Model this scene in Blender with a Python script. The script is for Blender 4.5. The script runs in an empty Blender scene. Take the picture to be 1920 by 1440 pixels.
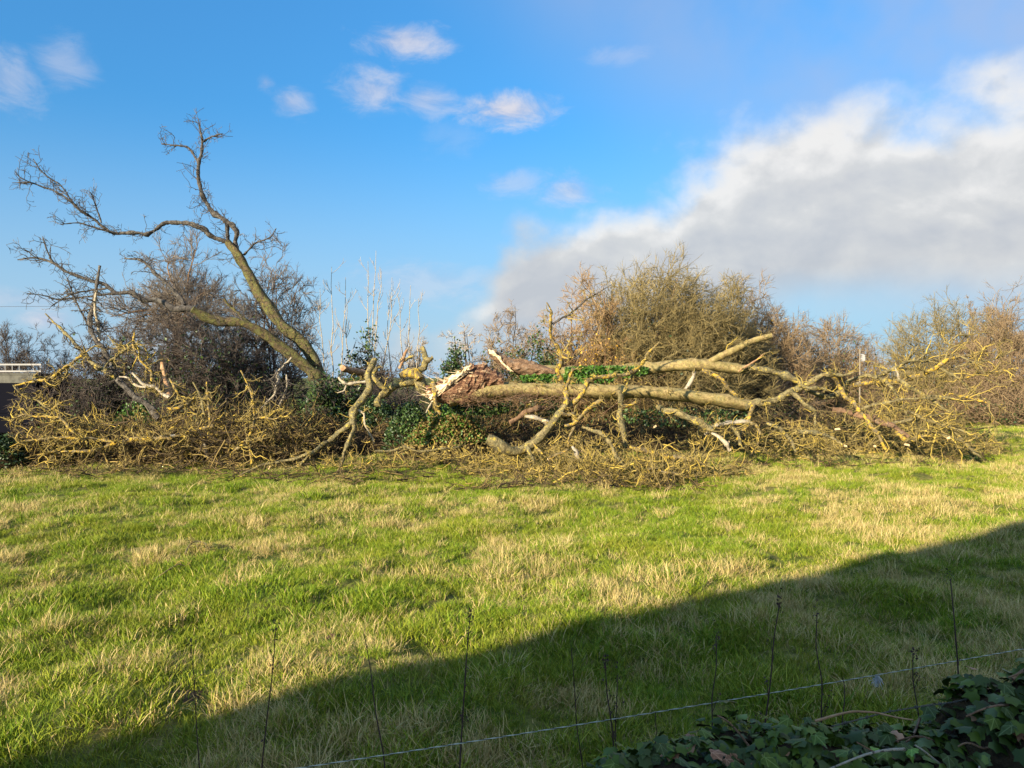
import bpy, math, random
import numpy as np
from mathutils import Vector, Matrix, Euler

# ------------------------------------------------------------------ camera, sky, sun
SC = bpy.context.scene
COL = SC.collection
F = 1400.0                      # focal length in pixels of the 1920 px wide photograph
CAMH = 2.5                      # eye height above the field
HOR = 705.0                     # row of the horizon
PITCH = math.atan((720 - HOR) / F)
cam_d = bpy.data.cameras.new('camera'); cam = bpy.data.objects.new('camera', cam_d); COL.objects.link(cam)
cam.location = (0, 0, CAMH); cam.rotation_euler = (math.pi/2 - PITCH, 0, 0)
cam_d.sensor_width = 36; cam_d.lens = 36 * F / 1920; cam_d.clip_end = 3000; cam_d.clip_start = 0.05
SC.camera = cam
SUN_EL = math.radians(17.5)
SUN_AZ = math.radians(40)       # light travels towards +Y, 40 degrees to the right
S_DIR = Vector((math.sin(SUN_AZ)*math.cos(SUN_EL), math.cos(SUN_AZ)*math.cos(SUN_EL), -math.sin(SUN_EL)))
sun_d = bpy.data.lights.new('sun', 'SUN'); sun = bpy.data.objects.new('sun', sun_d); COL.objects.link(sun)
sun_d.energy = 5.0; sun_d.angle = math.radians(0.53); sun_d.color = (1.0, 0.83, 0.60)
sun.rotation_euler = S_DIR.to_track_quat('-Z', 'Y').to_euler(); sun.location = (-20, -30, 30)
SC.view_settings.view_transform = 'Standard'; SC.view_settings.look = 'None'
SC.view_settings.exposure = 1.28; SC.view_settings.gamma = 1.0; SC.view_settings.use_curve_mapping = False
SC.cycles.max_bounces = 5; SC.cycles.diffuse_bounces = 3; SC.cycles.transmission_bounces = 2
SC.cycles.use_adaptive_sampling = True

class NT:
    """small helper to write node trees"""
    def __init__(s, tree): s.t = tree; s.n = tree.nodes; s.l = tree.links
    def new(s, typ, **kw):
        n = s.n.new(typ)
        for k, v in kw.items(): setattr(n, k, v)
        return n
    def put(s, sock, v):
        if isinstance(v, bpy.types.NodeSocket): s.l.new(v, sock)
        elif v is not None: sock.default_value = v
    def m(s, op, a, b=None, c=None, clamp=False):
        n = s.new('ShaderNodeMath', operation=op, use_clamp=clamp)
        s.put(n.inputs[0], a); s.put(n.inputs[1], b) if b is not None else None
        if c is not None: s.put(n.inputs[2], c)
        return n.outputs[0]
    def mr(s, v, a, b, c=0.0, d=1.0, smooth=True):
        n = s.new('ShaderNodeMapRange', interpolation_type='SMOOTHSTEP' if smooth else 'LINEAR')
        s.put(n.inputs[0], v)
        for i, x in enumerate((a, b, c, d)): s.put(n.inputs[i+1], x)
        return n.outputs[0]
    def mix(s, f, a, b):
        n = s.new('ShaderNodeMix', data_type='RGBA')
        s.put(n.inputs[0], f)
        s.put(n.inputs[6], tuple(a)+(1,) if isinstance(a, (tuple, list)) and len(a) == 3 else a)
        s.put(n.inputs[7], tuple(b)+(1,) if isinstance(b, (tuple, list)) and len(b) == 3 else b)
        return n.outputs[2]
    def noise(s, vec, scale, detail=4, rough=0.55, dist=0.0):
        n = s.new('ShaderNodeTexNoise'); s.put(n.inputs['Vector'], vec)
        n.inputs['Scale'].default_value = scale; n.inputs['Detail'].default_value = detail
        n.inputs['Roughness'].default_value = rough; n.inputs['Distortion'].default_value = dist
        return n.outputs['Fac']
    def ramp(s, f, stops):
        n = s.new('ShaderNodeValToRGB'); s.put(n.inputs[0], f); e = n.color_ramp.elements
        while len(e) < len(stops): e.new(0.5)
        for el, (p, c) in zip(e, stops): el.position = p; el.color = tuple(c)+(1,)
        return n.outputs[0]

def build_world():
    W = bpy.data.worlds.new('World'); SC.world = W; W.use_nodes = True
    t = NT(W.node_tree); W.node_tree.nodes.clear()
    out = t.new('ShaderNodeOutputWorld'); bg = t.new('ShaderNodeBackground')
    sky = t.new('ShaderNodeTexSky', sky_type='NISHITA', sun_disc=False)
    sky.sun_elevation = SUN_EL; sky.sun_rotation = math.radians(180) + SUN_AZ
    sky.altitude = 0; sky.air_density = 1.0; sky.dust_density = 0.6; sky.ozone_density = 3.0
    tc = t.new('ShaderNodeTexCoord'); sep = t.new('ShaderNodeSeparateXYZ'); t.l.new(tc.outputs['Generated'], sep.inputs[0])
    X, Y, Z = sep.outputs
    u = t.m('ARCTAN2', X, Y); v = t.m('ARCSINE', Z)          # azimuth to the right, elevation
    def P(u_, v_, su, sv, off=0.0):
        c = t.new('ShaderNodeCombineXYZ'); t.put(c.inputs[0], t.m('MULTIPLY', u_, su)); t.put(c.inputs[1], t.m('MULTIPLY', v_, sv)); c.inputs[2].default_value = off
        return c.outputs[0]
    KK = 7.3
    def topline(u_):
        pts = [(-.11, .03), (-.057, .095), (-.007, .185), (.1, .215), (.17, .265), (.24, .292), (.32, .315), (.45, .328), (.62, .325), (1.2, .30), (2.2, .26)]
        n = t.new('ShaderNodeValToRGB'); t.put(n.inputs[0], t.mr(u_, -.11, 2.2, smooth=False)); e = n.color_ramp.elements
        while len(e) < len(pts): e.new(.5)
        for el, (p, c) in zip(e, pts): el.position = (p+.11)/2.31; el.color = (c, c, c, 1)
        sp = t.new('ShaderNodeSeparateColor'); t.l.new(n.outputs[0], sp.inputs[0]); return sp.outputs[0]
    def density(u_, v_):
        fb = t.m('MULTIPLY_ADD', t.m('SUBTRACT', t.noise(P(u_, v_, 1.0, 1.2, 2.0), 13, 8, 0.55, 0.1), .5), .55, t.m('SUBTRACT', t.noise(P(u_, v_, 1.0, 1.2), 5.5, 2, 0.5, 0.3), .5))
        d = t.m('SUBTRACT', topline(u_), v_)
        d = t.m('MULTIPLY_ADD', fb, .20, d)
        den = t.mr(d, -.018, .055)
        lowcut = t.m('MULTIPLY_ADD', t.mr(u_, .05, .4), .055, .025)
        lowv = t.m('MULTIPLY_ADD', fb, .05, v_)
        return t.m('MULTIPLY', den, t.mr(t.m('SUBTRACT', lowv, lowcut), -.03, .06))
    den = density(u, v)
    den2 = density(t.m('ADD', u, -0.012), t.m('ADD', v, 0.02))
    lit = t.m('SUBTRACT', den, den2)
    # small separate clouds (azimuth, elevation, half width, half height, amount)
    fine = t.noise(P(u, v, 1, 2.0), 15, 9, 0.64, 0.5)
    fsub = t.m('SUBTRACT', fine, 0.5)
    small = None
    for (cx, cy, w, h, a) in ((760, 80, 78, 26, .8), (700, 172, 62, 34, .62), (800, 190, 60, 26, .55), (955, 208, 88, 30, .95), (548, 192, 36, 26, .55), (500, 155, 16, 16, .35),
                              (122, 115, 42, 40, .35), (20, 145, 46, 44, .42), (1070, 358, 62, 30, .6), (965, 345, 60, 22, .38), (1150, 108, 60, 16, .22), (90, 598, 40, 16, .7),
                              (800, 530, 150, 40, .35), (30, 560, 150, 18, .3), (850, 262, 60, 30, .12)):
        uu = math.atan((cx-960)/F); vv = math.atan((HOR-cy)/F)*math.cos(uu); w /= F; h /= F
        dx = t.m('DIVIDE', t.m('SUBTRACT', u, uu), w); dy = t.m('DIVIDE', t.m('SUBTRACT', v, vv), h)
        r = t.m('SQRT', t.m('ADD', t.m('MULTIPLY', dx, dx), t.m('MULTIPLY', dy, dy)))
        r = t.m('MULTIPLY_ADD', fsub, -2.5, r)
        b = t.m('MULTIPLY', t.mr(r, 1.38, -.05), a)
        small = b if small is None else t.m('MAXIMUM', small, b)
    # elsewhere in the sky: unseen cumulus of the same kind, cover raised for whiter fill light, plus thin veil towards the upper right
    far = t.m('MULTIPLY', t.mr(t.noise(tc.outputs['Generated'], 3.1, 7, 0.55, 0.2), 0.46, 0.60), t.mr(t.m('ABSOLUTE', u), 0.72, 1.0))
    far = t.m('MULTIPLY', far, t.mr(v, 0.05, 0.2))
    veil = t.m('MULTIPLY', t.mr(t.m('ADD', t.m('MULTIPLY', u, 0.75), v), 0.34, 0.76), t.mr(t.noise(P(u, v, 1, 1), 3.0, 5, .5), 0.25, 0.62))
    veil = t.m('MULTIPLY', veil, 0.75)
    hz = t.m('MULTIPLY', t.mr(v, 0.34, 0.0), 0.85)
    Lc = lambda r, g, b: (r*KK, g*KK, b*KK)
    sc = t.new('ShaderNodeVectorMath', operation='MULTIPLY'); t.l.new(sky.outputs[0], sc.inputs[0]); sc.inputs[1].default_value = (0.64, 1.50, 1.90)
    sg = t.new('ShaderNodeVectorMath', operation='SCALE'); t.l.new(sc.outputs[0], sg.inputs[0]); t.put(sg.inputs['Scale'], t.m('MULTIPLY_ADD', t.m('MAXIMUM', v, 0.0), .84, .60))
    base = t.mix(hz, sg.outputs[0], Lc(.45, .62, .82))
    c = t.mix(veil, base, Lc(.48, .53, .69))
    scol = t.mix(t.mr(fine, .35, .62), Lc(.50, .55, .72), Lc(.74, .73, .80))
    c = t.mix(t.m('MAXIMUM', small, far), c, scol)
    n2 = t.noise(P(u, v, 1, 1.3, 3.0), 7.5, 7, 0.52, 0.2)
    n3 = t.noise(P(t.m('ADD', u, -.016), t.m('ADD', v, .018), 1, 1.3, 3.0), 7.5, 7, 0.52, 0.2)
    n4 = t.noise(P(u, v, 1, 1.3, 7.0), 4.0, 3, 0.5, 0.2)
    lit2 = t.m('ADD', t.m('MULTIPLY_ADD', t.m('SUBTRACT', n2, n3), 2.6, .54), t.m('MULTIPLY', t.m('SUBTRACT', n4, .5), 1.5))
    lit2 = t.m('ADD', lit2, t.m('MULTIPLY', lit, .45))
    lit2 = t.m('ADD', lit2, t.mr(v, .12, .34, -.20, .34), clamp=True)
    ccol = t.ramp(lit2, [(0.0, (.55, .57, .61)), (0.3, (.62, .63, .65)), (0.62, (.70, .70, .695)), (1.0, (.90, .88, .85))])
    cs = t.new('ShaderNodeVectorMath', operation='SCALE'); t.l.new(ccol, cs.inputs[0]); cs.inputs['Scale'].default_value = KK
    c = t.mix(t.m('MULTIPLY', den, .93), c, cs.outputs[0])
    t.l.new(c, bg.inputs[0]); bg.inputs[1].default_value = 0.0570
    t.l.new(bg.outputs[0], out.inputs[0])
build_world()

# ------------------------------------------------------------------ helpers
rng = np.random.default_rng(11)
random.seed(5)
def at(px, py, Y):
    """the point at forward distance Y seen at pixel (px, py) of the photograph"""
    dx = (px - 960) / F; dy = -(py - 720) / F
    c, s = math.cos(PITCH), math.sin(PITCH)
    fy = c + dy * s; fz = -s + dy * c
    k = Y / fy
    return np.array((dx * k, Y, CAMH + fz * k))
def ground_Y(py): return CAMH / ((py - HOR) / F)

_H = rng.random((256, 256))
def vnoise(x, y, sc):
    x = np.asarray(x) * sc + 37.3; y = np.asarray(y) * sc + 91.7
    xi = np.floor(x).astype(int); yi = np.floor(y).astype(int); fx = x - xi; fy = y - yi
    fx = fx*fx*(3-2*fx); fy = fy*fy*(3-2*fy)
    g = lambda a, b: _H[a % 256, b % 256]
    return (g(xi, yi)*(1-fx) + g(xi+1, yi)*fx)*(1-fy) + (g(xi, yi+1)*(1-fx) + g(xi+1, yi+1)*fx)*fy
def gz(x, y):
    """relief of the field"""
    return 0.19*(vnoise(x, y, 1.0)-.5) + 0.13*(vnoise(x, y, 2.3)-.5) + 0.22*(vnoise(x, y, 0.17)-.5)

class Acc:
    """collects vertices and faces of ONE mesh"""
    def __init__(s): s.v = []; s.f = []; s.mi = []; s.a = []; s.n = 0
    def add(s, v, f, mi=0, a=0.5):
        v = np.asarray(v, float).reshape(-1, 3); f = np.asarray(f, int)
        s.v.append(v); s.f.append(f + s.n); s.mi.append(np.full(len(f), mi)); s.n += len(v)
        s.a.append(np.broadcast_to(np.asarray(a, float), (len(v),)).copy())
    def mesh(s, name, origin=(0, 0, 0), smooth=True):
        me = bpy.data.meshes.new(name)
        if not s.v or sum(len(f) for f in s.f) == 0: return me
        V = np.concatenate(s.v) - np.asarray(origin)
        loops = np.concatenate([f.ravel() for f in s.f]); tot = np.concatenate([np.full(len(f), f.shape[1]) for f in s.f])
        st = np.concatenate(([0], np.cumsum(tot)[:-1]))
        me.vertices.add(len(V)); me.vertices.foreach_set('co', V.ravel().astype(np.float32))
        me.loops.add(len(loops)); me.loops.foreach_set('vertex_index', loops.astype(np.int32))
        me.polygons.add(len(tot)); me.polygons.foreach_set('loop_start', st.astype(np.int32)); me.polygons.foreach_set('loop_total', tot.astype(np.int32))
        me.polygons.foreach_set('material_index', np.concatenate(s.mi).astype(np.int32))
        me.polygons.foreach_set('use_smooth', np.full(len(tot), smooth))
        at_ = me.attributes.new('v', 'FLOAT', 'POINT'); at_.data.foreach_set('value', np.concatenate(s.a).astype(np.float32))
        me.update(calc_edges=True)
        return me
    def spikes(s, P, R, mi=0):
        """N straight tapering twig ends with three sides: P (N,2,3)"""
        N = len(P)
        if N == 0: return
        d = P[:, -1]-P[:, 0]; r = rng.normal(size=(N, 3)); u = np.cross(d, r); u /= np.linalg.norm(u, axis=1, keepdims=True)+1e-9; w = np.cross(d, u); w /= np.linalg.norm(w, axis=1, keepdims=True)+1e-9
        q = R[:, :1]; V = np.stack([P[:, 0]+q*u, P[:, 0]-.5*q*u+.87*q*w, P[:, 0]-.5*q*u-.87*q*w, P[:, -1]], 1).reshape(-1, 3); i = np.arange(N)*4
        s.add(V, np.stack([np.stack([i, i+1, i+3], 1), np.stack([i+1, i+2, i+3], 1), np.stack([i+2, i, i+3], 1)], 1).reshape(-1, 3), mi, np.repeat(rng.random(N), 4))
    def tubes(s, P, R, S=3, mi=0, a=None, cap=False):
        """N tubes: P (N,K,3), R (N,K)"""
        P = np.asarray(P, float); R = np.asarray(R, float); N, K, _ = P.shape
        if N == 0: return
        T = np.gradient(P, axis=1) if K > 2 else np.repeat(P[:, 1:]-P[:, :1], 2, axis=1); T /= np.linalg.norm(T, axis=2, keepdims=True) + 1e-9
        mean = T.mean(axis=1); ref = np.zeros((N, 3)); ref[np.arange(N), np.abs(mean).argmin(axis=1)] = 1
        U = np.cross(T, ref[:, None, :]); U /= np.linalg.norm(U, axis=2, keepdims=True) + 1e-9
        W = np.cross(T, U)
        th = np.arange(S) * 2*np.pi/S
        ring = P[:, :, None, :] + R[:, :, None, None]*(np.cos(th)[None, None, :, None]*U[:, :, None, :] + np.sin(th)[None, None, :, None]*W[:, :, None, :])
        idx = np.arange(N*K*S).reshape(N, K, S)
        a0 = idx[:, :-1, :]; a1 = idx[:, 1:, :]; b0 = np.roll(a0, -1, axis=2); b1 = np.roll(a1, -1, axis=2)
        q = np.stack([a0, b0, b1, a1], axis=-1).reshape(-1, 4)
        if a is None: a = rng.random(N)
        s.add(ring.reshape(-1, 3), q, mi, np.repeat(a, K*S))
        if cap:
            for i in range(N):
                for k, flip in ((0, 1), (K-1, 0)):
                    r = ring[i, k]; c = r.mean(axis=0, keepdims=True)
                    vv = np.concatenate([r, c]); j = np.arange(S); f = np.stack([j, (j+1) % S, np.full(S, S)], 1)
                    s.add(vv, f if not flip else f[:, ::-1], cap if isinstance(cap, int) and cap is not True else mi, a[i])

def tubes_pt(acc, P, R, S, cutmi=None, lump=.06, mi=0):
    """one tube with parallel-transported frame and lumpy surface"""
    K = len(P); Tn = np.gradient(P, axis=0); Tn /= np.linalg.norm(Tn, axis=1, keepdims=True)+1e-9
    u = np.cross(Tn[0], (0.3, .9, .2)); u /= np.linalg.norm(u); ring = np.empty((K, S, 3)); th = np.arange(S)*2*np.pi/S
    fl = 1+lump*1.3*np.sin(th*3+rng.uniform(0, 6)) + rng.normal(0, lump*.5, S)
    for k in range(K):
        u = u-Tn[k]*(u@Tn[k]); u /= np.linalg.norm(u)+1e-9; w = np.cross(Tn[k], u)
        rr = R[k]*(fl+rng.normal(0, lump*.6, S))
        ring[k] = P[k]+rr[:, None]*(np.cos(th)[:, None]*u+np.sin(th)[:, None]*w)
    idx = np.arange(K*S).reshape(K, S)
    a0 = idx[:-1]; a1 = idx[1:]; q = np.stack([a0, np.roll(a0, -1, 1), np.roll(a1, -1, 1), a1], -1).reshape(-1, 4)
    acc.add(ring.reshape(-1, 3), q, mi)
    for k, cm in ((0, (cutmi[0] or mi) if cutmi else mi), (K-1, (cutmi[1] or mi) if cutmi else mi)):
        c = P[k]+Tn[k]*R[k]*.12*(1 if k else -1); j = np.arange(S); f = np.stack([j, (j+1) % S, np.full(S, S)], 1)
        acc.add(np.concatenate([ring[k], c[None]]), f if k else f[:, ::-1], cm)
    return ring
def spline(pts, step):
    """Catmull-Rom through pts (n,m), resampled about every `step` of the first three coordinates"""
    p = np.asarray(pts, float); p = np.concatenate([[2*p[0]-p[1]], p, [2*p[-1]-p[-2]]])
    out = []
    for i in range(1, len(p)-2):
        n = max(2, int(np.linalg.norm(p[i+1, :3]-p[i, :3]) / step) + 1)
        t = np.linspace(0, 1, n, endpoint=False)[:, None]
        a, b, c, d = p[i-1], p[i], p[i+1], p[i+2]
        out.append(.55*.5*((2*b)+(c-a)*t+(2*a-5*b+4*c-d)*t*t+(3*b-a-3*c+d)*t**3)+.45*(b+(c-b)*t))
    out.append(p[-2][None])
    return np.concatenate(out)
def resample(P, K):
    d = np.concatenate([[0], np.cumsum(np.linalg.norm(np.diff(P[:, :3], axis=0), axis=1))]); t = np.linspace(0, d[-1], K)
    return np.stack([np.interp(t, d, P[:, i]) for i in range(P.shape[1])], 1)

def grow(P, R, n, lo, hi, L, ang, K, bias=(0, 0, 0), wob=0.25, r0=0.01, r1=0.003, floor=None, taper=0.5):
    """n children on each of the N parent tubes; L, ang = (min, max)"""
    P = np.asarray(P, float); N, K0, _ = P.shape
    M = N*n
    i = np.repeat(np.arange(N), n); t = rng.uniform(lo, hi, M)
    s = t*(K0-1); k = np.minimum(s.astype(int), K0-2); f = (s-k)[:, None]
    base = P[i, k]*(1-f)+P[i, k+1]*f
    tan = P[i, k+1]-P[i, k]; tan /= np.linalg.norm(tan, axis=1, keepdims=True)+1e-9
    pr = R[i, k]
    rv = rng.normal(size=(M, 3)); rv -= (rv*tan).sum(1, keepdims=True)*tan; rv /= np.linalg.norm(rv, axis=1, keepdims=True)+1e-9
    a = rng.uniform(ang[0], ang[1], M)[:, None]
    d = tan*np.cos(a)+rv*np.sin(a)
    ln = rng.uniform(L[0], L[1], M)*(1-taper*t)
    out = np.empty((M, K, 3)); out[:, 0] = base; b = np.asarray(bias, float)
    for j in range(1, K):
        d = d + rng.normal(size=(M, 3))*wob + b; d /= np.linalg.norm(d, axis=1, keepdims=True)+1e-9
        out[:, j] = out[:, j-1]+d*(ln/(K-1))[:, None]
    if floor is not None: out[:, :, 2] = np.maximum(out[:, :, 2], floor+rng.random((M, 1))*0.05)
    rr = np.minimum(pr*0.75, r0)
    RR = rr[:, None]*np.linspace(1, 0, K)[None]+np.minimum(r1, rr)[:, None]*np.linspace(0, 1, K)[None]
    return out, RR

def props(o, label=None, cat=None, group=None, kind=None):
    if label: o['label'] = label
    if cat: o['category'] = cat
    if group: o['group'] = group
    if kind: o['kind'] = kind
    return o
def thing(name, label, cat, loc, group=None):
    o = bpy.data.objects.new(name, None); COL.objects.link(o); o.location = tuple(loc); o.empty_display_size = .2
    return props(o, label, cat, group)
def obj(name, acc, mats, parent=None, smooth=True, kind=None, origin=None):
    org = np.array(parent.matrix_basis.translation) if parent is not None else np.zeros(3)
    if parent is not None and parent.parent is not None: org = org + np.array(parent.parent.location)
    if parent is None and origin is not None: org = np.asarray(origin)
    me = acc.mesh(name, org, smooth) if isinstance(acc, Acc) else acc
    for m in (mats if isinstance(mats, (list, tuple)) else [mats]): me.materials.append(m)
    o = bpy.data.objects.new(name, me); COL.objects.link(o)
    if parent is not None: o.parent = parent
    elif origin is not None: o.location = tuple(origin)
    if kind: o['kind'] = kind
    return o

# ------------------------------------------------------------------ materials
def mat(name, f, rough=0.85, spec=0.25, bump=None):
    m = bpy.data.materials.new(name); m.use_nodes = True; t = NT(m.node_tree)
    b = t.n['Principled BSDF']; b.inputs['Roughness'].default_value = rough; b.inputs['Specular IOR Level'].default_value = spec
    t.geo = t.new('ShaderNodeNewGeometry'); t.pos = t.geo.outputs['Position']
    t.att = t.new('ShaderNodeAttribute', attribute_name='v').outputs['Fac']
    t.b = b
    col = f(t)
    t.put(b.inputs['Base Color'], tuple(col)+(1,) if isinstance(col, tuple) else col)
    if bump:
        bn = t.new('ShaderNodeBump'); bn.inputs['Strength'].default_value = bump[1]; bn.inputs['Distance'].default_value = bump[2] if len(bump) > 2 else 0.02
        t.l.new(t.noise(t.pos, bump[0], 5, 0.65), bn.inputs['Height']); t.l.new(bn.outputs[0], b.inputs['Normal'])
    return m
def bark(dark, light, lichen, amount, green=(.12, .12, .03), gamt=0.0, pale=0.15, scale=14, bump=(28, .8, .02)):
    def f(t):
        c = t.mix(t.mr(t.noise(t.pos, 9, 8, .75, .4), .36, .64), dark, light)
        c = t.mix(t.m('MULTIPLY', t.mr(t.noise(t.pos, 5, 4, .6), .5, .68), pale), c, (.46, .45, .38))
        if gamt: c = t.mix(t.m('MULTIPLY', t.mr(t.noise(t.pos, 5, 7, .7), .44, .58), gamt), c, green)
        th = .68-.30*amount
        c = t.mix(t.mr(t.noise(t.pos, scale, 5, .7), th, th+.07), c, lichen)
        c = t.mix(t.mr(t.noise(t.pos, 38, 4, .65), .56, .68), c, tuple(x*.3 for x in dark))
        return c
    return f
YEL = (.50, .34, .045); OCH = (.40, .31, .085)
M = {}
M['lichen'] = mat('lichen_bark', bark((.075, .058, .03), (.28, .22, .10), YEL, .60, scale=8), bump=(24, 1.0, .05))
M['olive'] = mat('olive_bark', bark((.075, .062, .034), (.31, .26, .125), (.46, .36, .075), .42, gamt=.3, scale=8), bump=(24, 1.0, .05))
M['trunk'] = mat('tan_trunk_bark', bark((.15, .112, .048), (.37, .29, .13), (.40, .31, .06), .30, (.20, .19, .04), .35, pale=.12), bump=(34, .8, .015))
M['grey'] = mat('grey_bark', bark((.035, .032, .029), (.125, .112, .095), (.28, .24, .12), .12, pale=.2), bump=(24, 1.0, .05))
M['moss'] = mat('mossy_bark', bark((.028, .023, .017), (.13, .098, .052), (.24, .21, .035), .28, (.10, .115, .018), .6), bump=(22, 1., .03))
M['pale'] = mat('pale_bark', bark((.26, .22, .15), (.44, .39, .29), YEL, .3), bump=(30, .8, .02))
M['brown'] = mat('brown_bark', bark((.10, .06, .035), (.24, .15, .085), (.3, .22, .1), .1), bump=(26, .9, .02))
M['snag'] = mat('stripped_orange_wood', lambda t: t.mix(t.mr(t.noise(t.pos, 9, 4), .4, .65), (.28, .165, .085), (.42, .28, .16)), bump=(30, .6, .02))
def f_cut(t):
    return t.mix(t.mr(t.noise(t.pos, 26, 4, .6), .38, .66), (.74, .60, .36), (.56, .38, .19))
M['cut'] = mat('fresh_cut_wood', f_cut, bump=(45, .5, .01))
def f_torn(t):
    mp = t.new('ShaderNodeMapping'); t.l.new(t.pos, mp.inputs[0]); mp.inputs['Scale'].default_value = (1, 1, 3.2); mp.inputs['Rotation'].default_value = (0, math.radians(-38), 0)
    w = t.noise(mp.outputs[0], 4.5, 6, .7, .6)
    c = t.ramp(w, [(.32, (.03, .014, .010)), (.46, (.12, .058, .034)), (.54, (.23, .13, .072)), (.60, (.42, .29, .17)), (.72, (.66, .53, .34))])
    return c
M['torn'] = mat('torn_heartwood', f_torn, bump=(30, 1., .04))
def f_sap(t):
    mp = t.new('ShaderNodeMapping'); t.l.new(t.pos, mp.inputs[0]); mp.inputs['Scale'].default_value = (1, 1, 5); mp.inputs['Rotation'].default_value = (0, math.radians(-40), 0)
    return t.ramp(t.noise(mp.outputs[0], 6, 5, .65, .3), [(.3, (.34, .2, .11)), (.45, (.62, .48, .29)), (.62, (.82, .70, .47))])
M['sap'] = mat('splintered_sapwood', f_sap, bump=(36, .8, .02))
def twig(a, b, c, rough=.9):
    return lambda t: t.mix(t.mr(t.noise(t.pos, 2.2, 3), .3, .7), t.ramp(t.att, [(0, a), (.68, b), (1, c)]), t.ramp(t.att, [(0, b), (.55, a), (1, c)]))
M['tw_brush'] = mat('brush_twigs', twig((.028, .020, .013), (.095, .068, .034), (.34, .25, .08)))  # dark stops paint the heap's inner shade, bright stop its sunlit twigs
M['tw_yellow'] = mat('lichened_twigs', twig((.10, .08, .034), (.31, .245, .085), (.52, .39, .075)))
M['tw_grey'] = mat('grey_twigs', twig((.045, .04, .036), (.095, .083, .07), (.20, .175, .13)))
M['tw_hedge'] = mat('hedge_twigs', twig((.15, .10, .06), (.27, .20, .115), (.36, .27, .14)))
M['tw_winter'] = mat('grey_brown_twigs', twig((.075, .062, .05), (.15, .125, .098), (.25, .21, .16)))
M['tw_olive'] = mat('olive_twigs', twig((.13, .105, .05), (.24, .20, .085), (.36, .28, .11)))
M['tw_orange'] = mat('orange_twigs', twig((.19, .12, .06), (.31, .21, .10), (.40, .28, .13)))
M['tw_dark'] = mat('shaded_twigs', twig((.04, .035, .035), (.09, .075, .065), (.15, .12, .09)))  # dark copy; puts the shade of thickets and far-left trees into the colour
M['tw_pale'] = mat('pale_twigs', twig((.28, .23, .18), (.40, .35, .28), (.48, .43, .34)))
def leafmat(name, a, b, c, rough=.45, spec=.4, trans=.15):
    def f(t):
        col = t.mix(t.mr(t.noise(t.pos, 3, 3), .35, .65), t.ramp(t.att, [(0, a), (.6, b), (1, c)]), a)
        t.b.inputs['Transmission Weight'].default_value = 0
        return col
    return mat(name, f, rough, spec)
M['ivy'] = leafmat('ivy_leaf', (.018, .040, .012), (.045, .095, .020), (.11, .17, .035))
M['ivy_bright'] = leafmat('bright_ivy_leaf', (.04, .11, .012), (.075, .17, .02), (.16, .24, .04))
M['ivy_dead'] = leafmat('withered_leaf', (.15, .11, .04), (.25, .19, .06), (.34, .28, .08), .8, .2)
M['gold'] = leafmat('golden_leaf', (.45, .25, .03), (.66, .40, .04), (.75, .5, .07), .6, .3)
M['rust'] = leafmat('rust_leaf', (.18, .09, .035), (.33, .17, .06), (.42, .25, .09), .8, .2)
M['soil'] = mat('bare_soil', lambda t: t.mix(t.noise(t.pos, 14, 6, .7), (.04, .026, .016), (.13, .09, .055)), .95, .1, (20, 1., .03))
M['litter'] = mat('shade_dark_litter', lambda t: t.mix(t.mr(t.noise(t.pos, 6, 6, .7), .35, .65), (.018, .013, .008), (.06, .043, .022)), .95, .1, (12, 1., .06))  # darkened to put the pile's inner shade into the colour
# ------------------------------------------------------------------ ground
def f_ground(t):
    p = t.pos
    g = t.mix(t.mr(t.noise(p, 1.6, 6, .65), .35, .65), (.085, .135, .016), (.24, .20, .07))
    return t.mix(t.mr(t.noise(p, 9, 5, .7), .35, .7), g, (.06, .075, .015))
M['ground'] = mat('pasture_ground', f_ground, .95, .1, (25, .8, .03))
def axis(segs):
    out = []
    for a, b, st in segs: out.append(np.arange(a, b, st))
    return np.concatenate(out + [np.array([segs[-1][1]])])
def build_ground():
    xs = axis([(-420, -60, 30), (-60, -20, 2.0), (-20, 22, 0.25), (22, 60, 2.0), (60, 420, 30)])
    ys = axis([(-90, -6, 6), (-6, 3, 1.0), (3, 30, 0.25), (30, 60, 1.5), (60, 120, 6), (120, 900, 60)])
    X, Y = np.meshgrid(xs, ys); Zg = gz(X, Y)
    Vv = np.stack([X, Y, Zg], -1).reshape(-1, 3); nx = len(xs); ny = len(ys)
    i = np.arange(nx*ny).reshape(ny, nx)
    q = np.stack([i[:-1, :-1], i[:-1, 1:], i[1:, 1:], i[1:, :-1]], -1).reshape(-1, 4)
    a = Acc(); a.add(Vv, q)
    props(obj('ground', a, M['ground']), kind='structure')
build_ground()

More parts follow.
